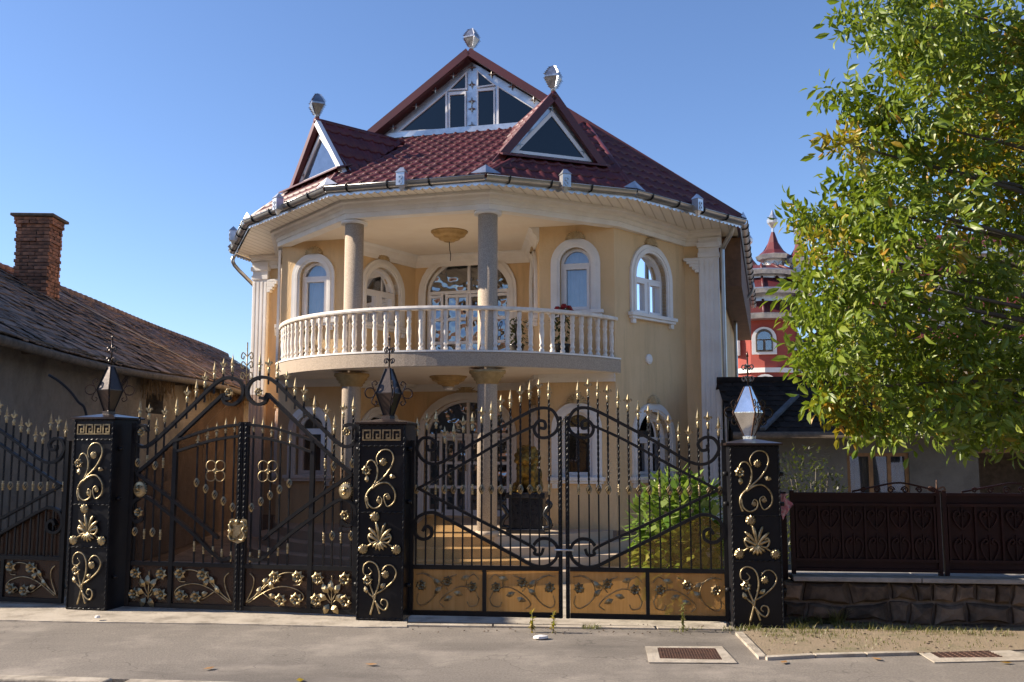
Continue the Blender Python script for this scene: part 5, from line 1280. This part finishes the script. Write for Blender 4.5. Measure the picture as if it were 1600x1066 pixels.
b = MB().box((-.43, -.40, nr * bh_), (.43, .40, nr * bh_ + .06)); bevel(b.build('chimney_cap', 'oldwood', ch), .015)
MB().prism([(.30, -.5, .30), (.30, .3, .30), (.55, .3, .17), (.55, -.5, .17)], (0, 0, .05)).build('flashing', 'oldwood', ch)
# curved black rod behind the left gate
rp = [at_y(u, v, 11.5) for u, v in ((76, 586), (92, 596), (108, 610), (122, 628), (134, 645), (138, 720))]
tag(MB().tube(crom(rp + [Vector((rp[-1].x, 11.5, -.37))], 4), .016, 6).build('bent_rod', 'iron', None), 'bent black rod sticking up behind the leftmost pillar', 'rod')

# ------------------------------------------------------------------ far right: red mansion with tiered roofs and turrets
MD = 46.0
mp = at_y(1196, 700, MD); man = thing('mansion', 'distant red mansion with tiered red roofs and silver trimmed turrets', 'house', (mp.x, MD, -.4), R(-12))
pxm = MD / FPX
zpx = lambda v: at_y(1196, v, MD).z + .4
def oct_ring(r, z, n=12): return r, z
RT_ = 1.62
MB().lathe([(RT_, 0), (RT_, zpx(503))], 16, smooth=False).build('round_tower', 'redwall', man)
MB().box((-6, .3, 0), (.6, 8, zpx(503))).build('side_wing', 'redwall', man)
b = MB(); b.lathe([(RT_ + .12, zpx(586)), (RT_ + .12, zpx(579))], 16, smooth=False); b.build('string_course', 'white', man)
def tier(zl, zh, r0, r1, c=(0, 0)):
    t = MB().lathe([(r0, zl), (r1, zh)], 12, (c[0], c[1], 0), smooth=False).build('tier_roof', 'redtile', man)
    for k in range(12):
        a = 2 * math.pi * k / 12; MB().tube([(c[0] + r0 * math.cos(a), c[1] + r0 * math.sin(a), zl + .03), (c[0] + r1 * math.cos(a), c[1] + r1 * math.sin(a), zh + .03)], .07, 5, Vector((0, 0, 1))).build('hip_cap', 'redtile', t)
    e = MB().lathe([(r0 + .06, zl - .22), (r0 + .12, zl - .02), (r0 + .02, zl + .05)], 12, (c[0], c[1], 0), smooth=False); e.build('silver_eave', 'zinc', t)
tier(zpx(500), zpx(477), 2.35, 1.6)
MB().lathe([(1.62, zpx(478)), (1.62, zpx(464))], 12, smooth=False).build('lattice_band', 'zinc', man)
tier(zpx(462), zpx(441), 2.35, 1.35)
MB().lathe([(1.3, zpx(442)), (1.3, zpx(430))], 12, smooth=False).build('lattice_band', 'zinc', man)
tier(zpx(430), zpx(420), 1.7, 1.0)
MB().box((-7, .5, zpx(500)), (.8, 7, zpx(445))).build('upper_storey', 'white', man)
for (zl, zh, ya) in ((500, 470, -.6), (460, 425, .2)): MB().add([(-8, ya, zpx(zl)), (.5, ya, zpx(zl)), (.5, ya + 3, zpx(zh)), (-8, ya + 3, zpx(zh))], [(0, 1, 2, 3)]).build('wing_roof', 'redtile', man, False)
def turret(u, vtop, veave, vbase, wpx):
    x = (u - 1196) * pxm; r = wpx * pxm / 2; zb, ze_, zt = zpx(vbase), zpx(veave), zpx(vtop)
    T = MB().lathe([(r * .62, zb), (r * .62, ze_)], 8, (x, 0, 0), smooth=False).build('turret', 'white', man)
    MB().lathe([(r, ze_), (r * .62, ze_ + (zt - ze_) * .22), (r * .32, ze_ + (zt - ze_) * .55), (.08, zt)], 8, (x, 0, 0), smooth=False).build('spire', 'redtile', T)
    MB().lathe([(r * 1.02, ze_ - .22), (r * 1.12, ze_ - .02), (r * 1.0, ze_ + .02)], 8, (x, 0, 0), smooth=False).build('silver_eave', 'zinc', T)
    MB().lathe([(.18, zt - .5), (.07, zt), (.07, zt + .2), (.26, zt + .45), (.28, zt + .6), (.12, zt + .85), (.02, zt + 1.1)], 8, (x, 0, 0), smooth=False).build('finial', 'zinc', T)
    for k in range(8):
        a = k * math.pi / 4 + .39; b = MB()
        for s in (-1, 1): b.box((-.035, -.03, -.25), (.035, .03, .25), Matrix.Translation((x + r * .60 * math.cos(a), r * .60 * math.sin(a), (zb + ze_) / 2)) @ Matrix.Rotation(a, 4, 'Z') @ Matrix.Rotation(math.pi / 2, 4, 'Z') @ Matrix.Rotation(s * .75, 4, 'Y'))
        b.build('lattice_cross', 'gutter', T)
turret(1217, 364, 401, 434, 50); turret(1177, 392, 422, 450, 52); turret(1255, 378, 408, 440, 40)
def mwin(par, x, y, z, w_, h, rz=0.0):
    W_ = link('window', None, man, (x, y, z), (0, 0, rz))
    P = lambda pts, o: [(s, o, z_) for s, z_ in pts]
    ou = arch(w_ + .36, h + .22, w_ / 2 + .16, 10); inn = arch(w_, h, w_ / 2, 10, .12)
    MB().prism(P(ou, -.10), (0, .12, 0)).build('surround', 'white', W_); MB().prism(P(inn, -.13), (0, .03, 0)).build('frame', 'oldwood', W_)
    for s in (-1, 1): MB().box((s * w_ / 4 - w_ / 4 + .06, -.15, .2), (s * w_ / 4 + w_ / 4 - .06, -.131, h * .60)).build('pane', 'glass', W_)
    MB().prism(P(arch(w_ - .14, h * .34, w_ / 2 - .07, 10, h * .66), -.15), (0, .018, 0)).build('pane', 'glass', W_)
mwin(man, .0, -RT_ - .02, zpx(559), .76, 1.06); mwin(man, .0, -RT_ - .02, zpx(640), .8, 1.35)
mwin(man, -1.4, -.9, zpx(559), .76, 1.06, R(-58))
# body to the right, mostly behind the tree
zb1, zb2 = zpx(560), zpx(470)
MB().box((1.3, .2, 0), (16, 8, zpx(546))).build('side_wing', 'yellowwall', man)
MB().box((1.7, -.9, zpx(586)), (16, .19, zpx(580))).build('terrace_slab', 'white', man)
for k in range(5): mwin(man, 3.0 + k * 2.8, .19, zpx(640), 1.0, 1.7); MB().tube([(2.0 + k * 2.8, -.8, 0), (2.0 + k * 2.8, -.8, zpx(586))], .12, 8).build('porch_column', 'white', man)
MB().box((1.2, -.85, zpx(546)), (9, -.75, zpx(541))).build('terrace_rail', 'zinc', man); MB().tube([(1.75, -.8, zpx(580)), (1.75, -.8, zpx(536))], .09, 8).build('terrace_post', 'zinc', man)
for (xa, xb, ya, zl, zh, dp) in ((1.4, 16.5, -.7, zpx(541), zpx(505), 2.4), (2.2, 16, .8, zpx(490), zpx(450), 2.4), (3.4, 15.5, 2.2, zpx(432), zpx(398), 2.0), (5.5, 13.5, 3.4, zpx(380), zpx(345), 1.8)):
    rf = MB().add([(xa, ya, zl), (xb, ya, zl), (xb - dp * .8, ya + dp, zh), (xa + dp * .8, ya + dp, zh), (xa, ya + 2 * dp, zl), (xb, ya + 2 * dp, zl)], [(0, 1, 2, 3), (3, 2, 5, 4), (0, 3, 4), (1, 5, 2)]).build('hip_roof', 'redtile', man, False)
    MB().box((xa, ya - .06, zl - .3), (xb, ya, zl)).build('silver_eave', 'zinc', rf); MB().box((xa + .8, ya + .5, 0), (xb - .8, ya + 2 * dp - .5, zl - .02)).build('storey_wall', 'white', rf)
    for k in range(4): x = xa + dp + k * (xb - xa - 2 * dp) / 3; MB().lathe([(.12, zh - .1), (.1, zh + .3), (.3, zh + .6), (.05, zh + 1.1)], 6, (x, ya + dp, 0), smooth=False).build('finial', 'zinc', rf)

# ------------------------------------------------------------------ yard: guardian lion, balcony flowers, shrub
lp_ = HM @ Vector((2.00, -3.05, ZG))
ped = thing('pedestal', 'black granite pedestal carrying the gold lion by the entrance', 'pedestal', (lp_.x, lp_.y, lp_.z), R(-10))
b = MB().box((-.34, -.26, 0), (.34, .26, .08)); b.box((-.30, -.22, .08), (.30, .22, .60)); b.box((-.34, -.26, .60), (.34, .26, .70)); bevel(b.build('block', 'darkstone', ped), .012)
for s in (-1, 1): MB().tube(crom([(s * .30, -.2, .10), (s * .42, -.2, .12), (s * .40, -.2, .24), (s * .33, -.2, .32), (s * .37, -.2, .42), (s * .43, -.2, .50), (s * .36, -.2, .56)], 4), .045, 6).build('volute', 'darkstone', ped)
lion_bm = bmesh.new()
def blob(c, r, sc=(1, 1, 1), sub=2):
    m4 = Matrix.Translation(c) @ Matrix.Diagonal((*sc, 1)); bmesh.ops.create_icosphere(lion_bm, subdivisions=sub, radius=r, matrix=m4)
blob((0, .10, .28), .21, (.95, 1.0, 1.3)); blob((0, -.02, .40), .18, (1, .9, 1.1)); blob((0, .16, .16), .22, (1.15, 1.0, .75))
for s in (-1, 1):
    for t in range(7): blob((s * .115, -.13 - .006 * t, .04 + .055 * t), .062 - .001 * t)
    blob((s * .115, -.20, .035), .06, (1.1, 1.3, .7)); blob((s * .20, .02, .09), .10, (.8, 1.5, 1)); blob((s * .21, -.12, .035), .055, (1, 1.4, .7))
blob((0, -.10, .60), .155, (1.0, .95, 1.0)); blob((0, -.22, .565), .085, (1.15, .9, .8)); blob((0, -.295, .585), .032, (1.3, .8, .8)); blob((0, -.22, .50), .055, (1.1, .9, .6))
for s in (-1, 1): blob((s * .06, -.215, .645), .034); blob((s * .115, -.06, .735), .045, (1, .6, 1)); blob((s * .05, -.275, .55), .042)
for k in range(26):
    a = 2 * math.pi * k / 13; rr = .17 + .03 * (k // 13); blob((rr * math.cos(a), -.05 + .06 * (k // 13), .60 + rr * math.sin(a)), .05)
for k in range(8): blob((.14 * math.cos(k * .8), -.12, .44 - .02 * (k % 3)), .05)
blob((.16, .30, .30), .06, (1, 1, 2.2))
lme = bpy.data.meshes.new('lion_statue'); lion_bm.to_mesh(lme); lion_bm.free(); lme.materials.append(M['liongold'])
lio = link('lion_statue', lme, None, (lp_.x, lp_.y, lp_.z + .69), (0, 0, R(-10))); tag(lio, 'sitting gold guardian lion statue on the black pedestal', 'statue')
rm = lio.modifiers.new('remesh', 'REMESH'); rm.mode = 'VOXEL'; rm.voxel_size = .016; rm.use_smooth_shade = True
# flower vase and pot on the balcony
def leafcard(b, p, d, up, L, W_):
    d = d.normalized(); s = d.cross(up)
    if s.length < 1e-3: s = d.orthogonal()
    s.normalize(); n = s.cross(d); m_ = p + d * L * .45
    b.add([p, m_ + s * W_ - n * W_ * .25, p + d * L - n * L * .12, m_ - s * W_ - n * W_ * .25], [(0, 1, 2), (0, 2, 3)])
def rvec(r_): 
    while 1:
        v = Vector((r_.uniform(-1, 1), r_.uniform(-1, 1), r_.uniform(-1, 1)))
        if .01 < v.length < 1: return v.normalized()
def potplant(loc, label, flowers, h, seed, m='darkleaf', pot=.14):
    r_ = random.Random(seed); root = thing('potted_plant', label, 'plant', loc)
    MB().lathe([(pot * .7, 0), (pot, .22), (pot * 1.1, .25), (pot * .9, .26)], 14).build('pot', 'darkstone', root)
    b = MB()
    for i in range(150):
        v = rvec(r_); p = Vector((v.x * .16, v.y * .16, .28 + h * r_.random())); leafcard(b, p, v + Vector((0, 0, -.1)), Vector((0, 0, 1)), .11, .03)
    b.build('foliage', m, root, False); s = MB()
    for i in range(6): s.tube([(0, 0, .24), (r_.uniform(-.1, .1), r_.uniform(-.1, .1), .28 + h)], .007, 4)
    s.build('stem', 'bark', root)
    for i in range(flowers):
        a = MB(); c = (r_.uniform(-.16, .16), r_.uniform(-.12, .12), .28 + h * r_.uniform(.85, 1.1)); a.lathe([(.01, -.04), (.05, -.02), (.06, .015), (.035, .035), (.045, .045), (.01, .05)], 9, c, smooth=False); a.build('flower', 'rose', root)
for (u_, w_, la, fl, hh, sd) in ((2.55, -2.62, 'dark vase of red roses at the right end of the balcony', 5, .62, 4), (1.72, -2.75, 'brown leafy potted plant behind the balusters right of the column', 0, .45, 5), (-2.75, -2.5, 'small potted plant on the balcony below the left bay window', 0, .45, 6)):
    potplant(HM @ Vector((u_, w_, Z1 - .015)), la, fl, hh, sd)
def shrub(root, c, rad, n, m, seed, L, W_, name='foliage'):
    r_ = random.Random(seed); b = MB()
    for i in range(n):
        v = rvec(r_); k = r_.random() ** .4; p = Vector((c[0] + v.x * rad[0] * k, c[1] + v.y * rad[1] * k, c[2] + v.z * rad[2] * k)); leafcard(b, p, v * .8 + rvec(r_) * .9 + Vector((0, 0, .15)), Vector((0, 0, 1)), L * r_.uniform(.6, 1.2), W_)
    b.build(name, m, root, False); s = MB()
    for i in range(9): s.tube([(c[0] + r_.uniform(-.15, .15), c[1] + r_.uniform(-.1, .1), -.0), (c[0] + r_.uniform(-1, 1) * rad[0] * .6, c[1] + r_.uniform(-1, 1) * rad[1] * .6, c[2] + rad[2] * r_.uniform(0, .7))], [.02, .008], 5)
    s.build('stem', 'bark', root)
sp_ = at_y(1062, 800, 12.6); sr = thing('shrub', 'leafy green garden shrub behind the right gate leaf', 'shrub', (sp_.x, 12.6, -.36)); shrub(sr, (0, 0, .92), (.64, .5, .92), 1500, 'shrub', 11, .21, .055)
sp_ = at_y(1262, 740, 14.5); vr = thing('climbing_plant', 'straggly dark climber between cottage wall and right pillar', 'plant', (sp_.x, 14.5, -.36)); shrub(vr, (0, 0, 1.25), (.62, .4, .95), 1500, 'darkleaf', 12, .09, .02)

# ------------------------------------------------------------------ walnut tree on the right
tr_ = thing('walnut_tree', 'walnut tree with green and yellowing leaves hanging over the right fence', 'tree', (7.3, 8.9, 0))
T0_ = Vector((7.3, 8.9, 0)); tb = MB(); rt_ = random.Random(21)
tb.tube([(0, 0, -.05), (.02, .03, .5), (-.05, .05, 1.5), (-.02, 0, 2.4), (.1, .1, 4), (.05, .2, 6.5), (.2, .1, 8.5)], [.30, .23, .20, .19, .15, .09, .03], 12)
# crown lobes: picture place, distance, radius in metres
LOBES = []
for u, v, r_ in [(1370, 12, .30), (1335, 30, .16), (1420, 50, .40), (1480, 20, .5), (1560, 30, .6), (1450, 105, .42), (1530, 120, .55), (1600, 130, .6), (1312, 155, .16), (1348, 168, .20), (1395, 185, .30), (1440, 200, .42), (1520, 215, .5), (1590, 230, .5),
                 (1308, 232, .16), (1345, 245, .18), (1400, 255, .30), (1470, 280, .42), (1545, 300, .48), (1605, 330, .4), (1330, 300, .24), (1385, 325, .36), (1318, 330, .2), (1440, 360, .38),
                 (1238, 342, .14), (1268, 352, .16), (1262, 392, .18), (1310, 375, .3), (1370, 410, .38), (1270, 440, .24), (1330, 460, .38), (1420, 450, .42), (1500, 430, .36), (1570, 450, .42), (1255, 470, .18), (1258, 505, .2),
                 (1300, 520, .32), (1370, 530, .42), (1450, 530, .44), (1540, 530, .46), (1602, 540, .42), (1268, 560, .16), (1320, 580, .30), (1390, 600, .36), (1470, 600, .40), (1560, 610, .44), (1288, 600, .16), (1295, 628, .16), (1335, 650, .22), (1400, 660, .26), (1420, 690, .17),
                 (1470, 655, .28), (1535, 665, .3), (1590, 660, .32), (1518, 695, .13), (1340, 675, .10), (1575, 690, .16)]:
    for k in range(2 if r_ > .3 and rt_.random() < .6 else 1):
        y = 8.7 + rt_.uniform(-.7, .7) + k * rt_.uniform(.3, 1.0); LOBES.append((at_y(u + (24 if r_ < .26 else 14) + (8 if 320 < v < 560 and u < 1345 else 0), v - (22 if v > 560 else 4), y) - T0_, r_ * .82))
for i in range(60):    # the rest of the crown, outside the picture
    a = rt_.uniform(0, 6.28); rr = math.sqrt(rt_.random()) * 3.6; x, y, z = rr * math.cos(a) * .95, rr * math.sin(a) * .85, rt_.uniform(2.2, 8.6)
    if rr > 1.2 + 2.6 * math.sin(math.pi * min(1, max(0, (z - 1.4) / 7.8))): continue
    W_ = Vector((x, y, z)) + T0_; q = W_ - CAM
    if q.y > 0:
        up_ = 800 + FPX * q.x / q.y
        if up_ < 1625: continue
    LOBES.append((Vector((x, y, z)), rt_.uniform(.45, .65)))
for c, r_ in LOBES:
    if rt_.random() < .55:
        z0 = max(1.9, min(8, c.z - c.xy.length * .35)); a = Vector((0, .05, z0)); m_ = (a + c) / 2 + Vector((0, 0, .25)); tb.tube(crom([a, m_, c], 4), [.05, .045, .04, .035, .03, .024, .018, .012, .008], 5)
tb.build('trunk', 'bark', tr_)
def compound(seed):
    r_ = random.Random(seed); b = MB(); L = .24; n = 3
    for k in range(n + 1):
        t = (k + .5) / (n + .5); p = Vector((0, L * t, -.06 * t * t))
        for s in ((-1, 1) if k < n else (0,)):
            d = Vector((s * .75, .5 + (.5 if s == 0 else 0), -.55 + r_.uniform(-.55, .35))).normalized(); l_ = (.085 + .03 * t) * r_.uniform(.8, 1.15)
            side = d.cross(Vector((r_.uniform(-.5, .5), r_.uniform(-.5, .5), 1))).normalized(); w_ = l_ * .185; up = side.cross(d)
            C = lambda q: p + d * l_ * q - up * (.22 * l_ * q * q); e = up * w_ * .45
            b.add([C(0), C(.28) + side * w_ * .8 + e, C(.62) + side * w_ + e, C(1), C(.62) - side * w_ + e, C(.28) - side * w_ * .8 + e, C(.28), C(.62)], [(0, 1, 6), (1, 2, 7, 6), (2, 3, 7), (3, 4, 7), (4, 5, 6, 7), (5, 0, 6)])
    return b
COMP = [compound(i) for i in range(5)]
items = []
for c, r_ in LOBES:
    n = int(21 + 285 * r_ * r_) if r_ < .62 else 90
    yel = rt_.random() < .11
    for i in range(n):
        v = rvec(rt_); k = rt_.random() ** .38; p = c + (Vector((v.x * 1.45, v.y, v.z * .6)) if r_ < .22 else Vector((v.x * 1.1, v.y, v.z * .82))) * r_ * k; out = v * .8 + Vector((p.x, p.y, 0)).normalized() * .5 + rvec(rt_) * .6; out.z = out.z * .7 - .18
        items.append((p, out, rt_.randrange(5), rt_.uniform(.8, 1.25), yel and rt_.random() < .75 or rt_.random() < .03))
hot = [(1590, 60), (1560, 180), (1580, 260), (1585, 215), (1340, 640), (1270, 370), (1300, 385), (1335, 690), (1330, 620), (1500, 380), (1265, 600)]
def item_mx(it):
    p, out, k, s, y = it; d = out.normalized(); x = d.cross(Vector((0, 0, 1))).normalized(); z = x.cross(d); m4 = Matrix((x, d, z)).transposed().to_4x4(); m4.translation = p; return m4 @ Matrix.Rotation((k - 2) * .5 + s, 4, 'Y') @ Matrix.Scale(s, 4)
its2 = []
for it in items:
    W_ = it[0] + T0_ - CAM; uu = 800 + FPX * W_.x / (W_.y * math.cos(TILT) + W_.z * math.sin(TILT)); vv = 533 - FPX * (W_.z * math.cos(TILT) - W_.y * math.sin(TILT)) / (W_.y * math.cos(TILT) + W_.z * math.sin(TILT))
    if any((uu - a) ** 2 + (vv - c_) ** 2 < 26 ** 2 for a, c_ in hot) and rt_.random() < .7: it = it[:4] + (True,)
    its2.append((W_.length, uu, vv, it))
vis_ = sorted([q for q in its2 if q[1] < 1598 and q[2] > 2], key=lambda q: q[0])[:260]; chosen = set(id(q[3]) for q in vis_)
lm = {(k, y): COMP[k].mesh('leaf', 'leafy' if y else 'leaf', False) for k in range(5) for y in (0, 1)}
cg, cy = MB(), MB()
crown = link('crown', None, tr_)
for d_, uu, vv, it in its2:
    mx = item_mx(it)
    if id(it) in chosen: link('leaf', lm[(it[2], int(bool(it[4])))], crown).matrix_local = mx
    else:
        (cy if it[4] else cg).add([mx @ Vector(v) for v in COMP[it[2]].v], COMP[it[2]].f)
cg.build('green_leaves', 'leaf', crown, False, kind='stuff'); cy.build('yellow_leaves', 'leafy', crown, False, kind='stuff')

# ------------------------------------------------------------------ pavement details
def cover(q, plate, label, grid):
    P = [at_z(u, v, .004) for u, v in q]; c = sum(P, Vector()) / 4; root = thing('manhole_cover', label, 'manhole', (c.x, c.y, .004), 0, 'manhole covers')
    I = [at_z(u, v, .004) - c for u, v in plate]; P = [p - c for p in P]
    MB().prism(P, (0, 0, .006), [I]).build('frame', 'concrete', root); MB().prism(I, (0, 0, .003)).build('plate', 'rust', root)
    n = 22 if grid else 9; m_ = 10
    b = MB()
    for i in range(1, n):
        t = i / n; a = I[0].lerp(I[1], t); d = I[3].lerp(I[2], t); b.tube([a + Vector((0, 0, .003)), d + Vector((0, 0, .003))], .004, 4)
    for j in range(1, m_):
        t = j / m_; b.tube([I[0].lerp(I[3], t) + Vector((0, 0, .003)), I[1].lerp(I[2], t) + Vector((0, 0, .003))], .004, 4)
    b.build('tread_ribs', 'rust', root)
cover([(1008, 1011), (1128, 1011), (1152, 1037), (1014, 1036)], [(1027, 1013), (1118, 1014), (1129, 1032), (1031, 1030)], 'ribbed rusty manhole cover in the pavement before the right gate', True)
cover([(1418, 1010), (1545, 1009), (1640, 1032), (1460, 1036)], [(1437, 1012), (1528, 1011), (1570, 1028), (1468, 1029)], 'smooth brown manhole cover in the pavement below the tree', False)
sp_ = at_z(845, 999, 0); b = MB(); b.lathe([(.02, 0), (.05, .012), (.045, .03), (.01, .04)], 9, smooth=False, sx=1.5); tag(b.build('white_stone', 'white', None, loc=(sp_.x, sp_.y, .001), rot=(0, 0, .3)), 'small white stone lying on the pavement before the gate', 'stone')
sp_ = at_z(152, 971, 0); b = MB(); b.lathe([(.01, 0), (.03, .008), (.025, .024), (.005, .03)], 8, smooth=False); tag(b.build('white_stone', 'white', None, loc=(sp_.x, sp_.y, .03)), 'pale pebble in front of the leftmost pillar', 'stone')
for k, (u, v, la) in enumerate([(1562, 1038, 'yellow fallen leaf at right below the smooth manhole cover'), (1222, 1039, 'brown fallen leaf right of the ribbed manhole cover'), (1378, 1034, 'brown fallen leaf left of the smooth manhole cover'), (590, 1041, 'curled brown leaf on the pavement before the middle pillar'), (336, 1045, 'dry fallen leaf on the pavement before the left gate'), (468, 1063, 'orange leaf at the bottom edge near the kerb')]):
    p = at_z(u, v, .0); b = MB(); leafcard(b, Vector((0, 0, .012)), Vector((math.cos(k), math.sin(k), .1)), Vector((0, 0, 1)), .11, .03); tag(b.build('fallen_leaf', 'leafy' if k in (0, 5) else 'dry', None, False, loc=(p.x, p.y, .006)), la, 'leaf', 'fallen leaves on the pavement')
# grass and weeds along the wall foot
gb = MB(); rg = random.Random(9)
def tuft(x, y, n, h, sp):
    for i in range(n):
        a = rg.uniform(0, 6.28); p = Vector((x + rg.uniform(-sp, sp), y + rg.uniform(-sp, sp) * .5, .008)); L = h * rg.uniform(.4, 1.1); d = Vector((math.cos(a) * .6, math.sin(a) * .6, 1)).normalized(); s = Vector((-math.sin(a), math.cos(a), 0)) * .0035
        q = p + d * L * .6; e = p + d * L + Vector((math.cos(a), math.sin(a), -.3)) * L * .25; gb.add([p - s, p + s, q + s * .7, q - s * .7, e], [(0, 1, 2, 3), (3, 2, 4)])
for u, v, n, h, sp in [(1285, 976, 130, .16, .12), (1310, 978, 90, .26, .06), (1250, 985, 70, .10, .12), (1200, 988, 80, .06, .15), (1270, 990, 90, .07, .2), (1150, 986, 60, .06, .14), (1170, 985, 50, .08, .1), (1080, 985, 30, .06, .12), (925, 983, 60, .06, .10), (1060, 988, 30, .05, .1), (1360, 985, 120, .07, .35), (1450, 988, 150, .06, .4), (1560, 992, 120, .06, .35), (1340, 1005, 70, .05, .3), (1230, 1005, 40, .05, .2), (1420, 1000, 60, .04, .4), (1260, 978, 120, .13, .16), (1335, 982, 120, .10, .2), (1400, 985, 120, .08, .3), (1500, 990, 140, .07, .4), (1300, 995, 110, .06, .3), (1215, 996, 60, .06, .15), (1360, 1012, 60, .04, .3), (1500, 1008, 80, .04, .4)]:
    p = at_z(u, v, 0); tuft(p.x, p.y, n, h, sp)
o = gb.build('dry_grass', 'grass', None, False, kind='stuff'); o['label'] = 'dry grass tufts along the foot of the stone wall'; o['category'] = 'grass'
def weed(u, v, h, label, seed):
    r_ = random.Random(seed); p = at_z(u, v, .02); root = thing('weed', label, 'weed', (p.x, p.y, .0), 0, 'weeds along the gate'); MB().tube([(0, 0, -.0), (.01, 0, h * .5), (0, .01, h)], [.006, .005, .003], 5).build('stem', 'grass', root)
    b = MB()
    for i in range(36): leafcard(b, Vector((0, 0, h * r_.uniform(.1, 1.0))), rvec(r_) + Vector((0, 0, .4)), Vector((0, 0, 1)), .05, .012)
    b.build('foliage', 'leafy' if seed != 2 else 'grass', root, False)
weed(831, 985, .19, 'small yellow weed under the meeting stiles, left of its twin', 1); weed(864, 986, .20, 'small yellow weed directly under the meeting stiles of the wide gate', 3); weed(1067, 984, .26, 'tall thin weed before the right leaf of the wide gate', 2)
# loose stones and litter in the verge
gv = MB(); rk = random.Random(5)
for k in range(110):
    u, v = rk.uniform(1170, 1640), rk.uniform(986, 1022); p = at_z(u, v, .012)
    if u < 1196 and v > 1005: continue
    r_ = rk.uniform(.004, .014); gv.lathe([(r_ * .5, 0), (r_, r_ * .3), (r_ * .5, r_ * .8)], 5, (p.x, p.y, .011), smooth=False, sx=rk.uniform(.8, 1.5))
for k in range(120):
    u, v = rk.uniform(640, 1150), rk.uniform(975, 992); p = at_z(u, v, .01); r_ = rk.uniform(.004, .012); gv.lathe([(r_ * .5, 0), (r_, r_ * .3), (r_ * .5, r_ * .8)], 5, (p.x, p.y, .009), smooth=False)
o = gv.build('gravel', 'stone', None, kind='stuff'); o['label'] = 'scattered gravel on the earth verge and gate threshold'; o['category'] = 'gravel'

# ------------------------------------------------------------------ across the street, behind the viewpoint: seen only in the window glass and polished metal
def street_house(x0, x1, y, hw, hr, wallm, label):
    root = thing('terraced_house', label, 'house', ((x0 + x1) / 2, y, 0), 0, 'houses across the street'); W_ = (x1 - x0) / 2
    b = MB().box((-W_, -8, -.2), (W_, 0, hw)); b.build('wall', wallm, root)
    rf = MB().add([(-W_ - .3, .5, hw - .1), (W_ + .3, .5, hw - .1), (W_ + .3, -4, hr), (-W_ - .3, -4, hr), (-W_ - .3, -8.5, hw - .1), (W_ + .3, -8.5, hw - .1)], [(0, 1, 2, 3), (3, 2, 5, 4), (0, 3, 4), (1, 5, 2)]).build('roof', 'clay2', root, False)
    n = int(W_ * 2 / 2.6)
    for k in range(n):
        x = -W_ + (k + .5) * 2 * W_ / n; f = MB().box((x - .6, 0, 1.1), (x + .6, .06, 2.6)).build('window', 'pvc', root)
        for s_ in (-1, 1): MB().box((x + s_ * .29 - .24, .061, 1.18), (x + s_ * .29 + .24, .07, 2.52)).build('pane', 'darkglass', f)
M['clay2'] = mat('orange_clay_roof', (.36, .16, .08), (.26, .11, .06), .9, scale=6, bsc=8, bst=.5)
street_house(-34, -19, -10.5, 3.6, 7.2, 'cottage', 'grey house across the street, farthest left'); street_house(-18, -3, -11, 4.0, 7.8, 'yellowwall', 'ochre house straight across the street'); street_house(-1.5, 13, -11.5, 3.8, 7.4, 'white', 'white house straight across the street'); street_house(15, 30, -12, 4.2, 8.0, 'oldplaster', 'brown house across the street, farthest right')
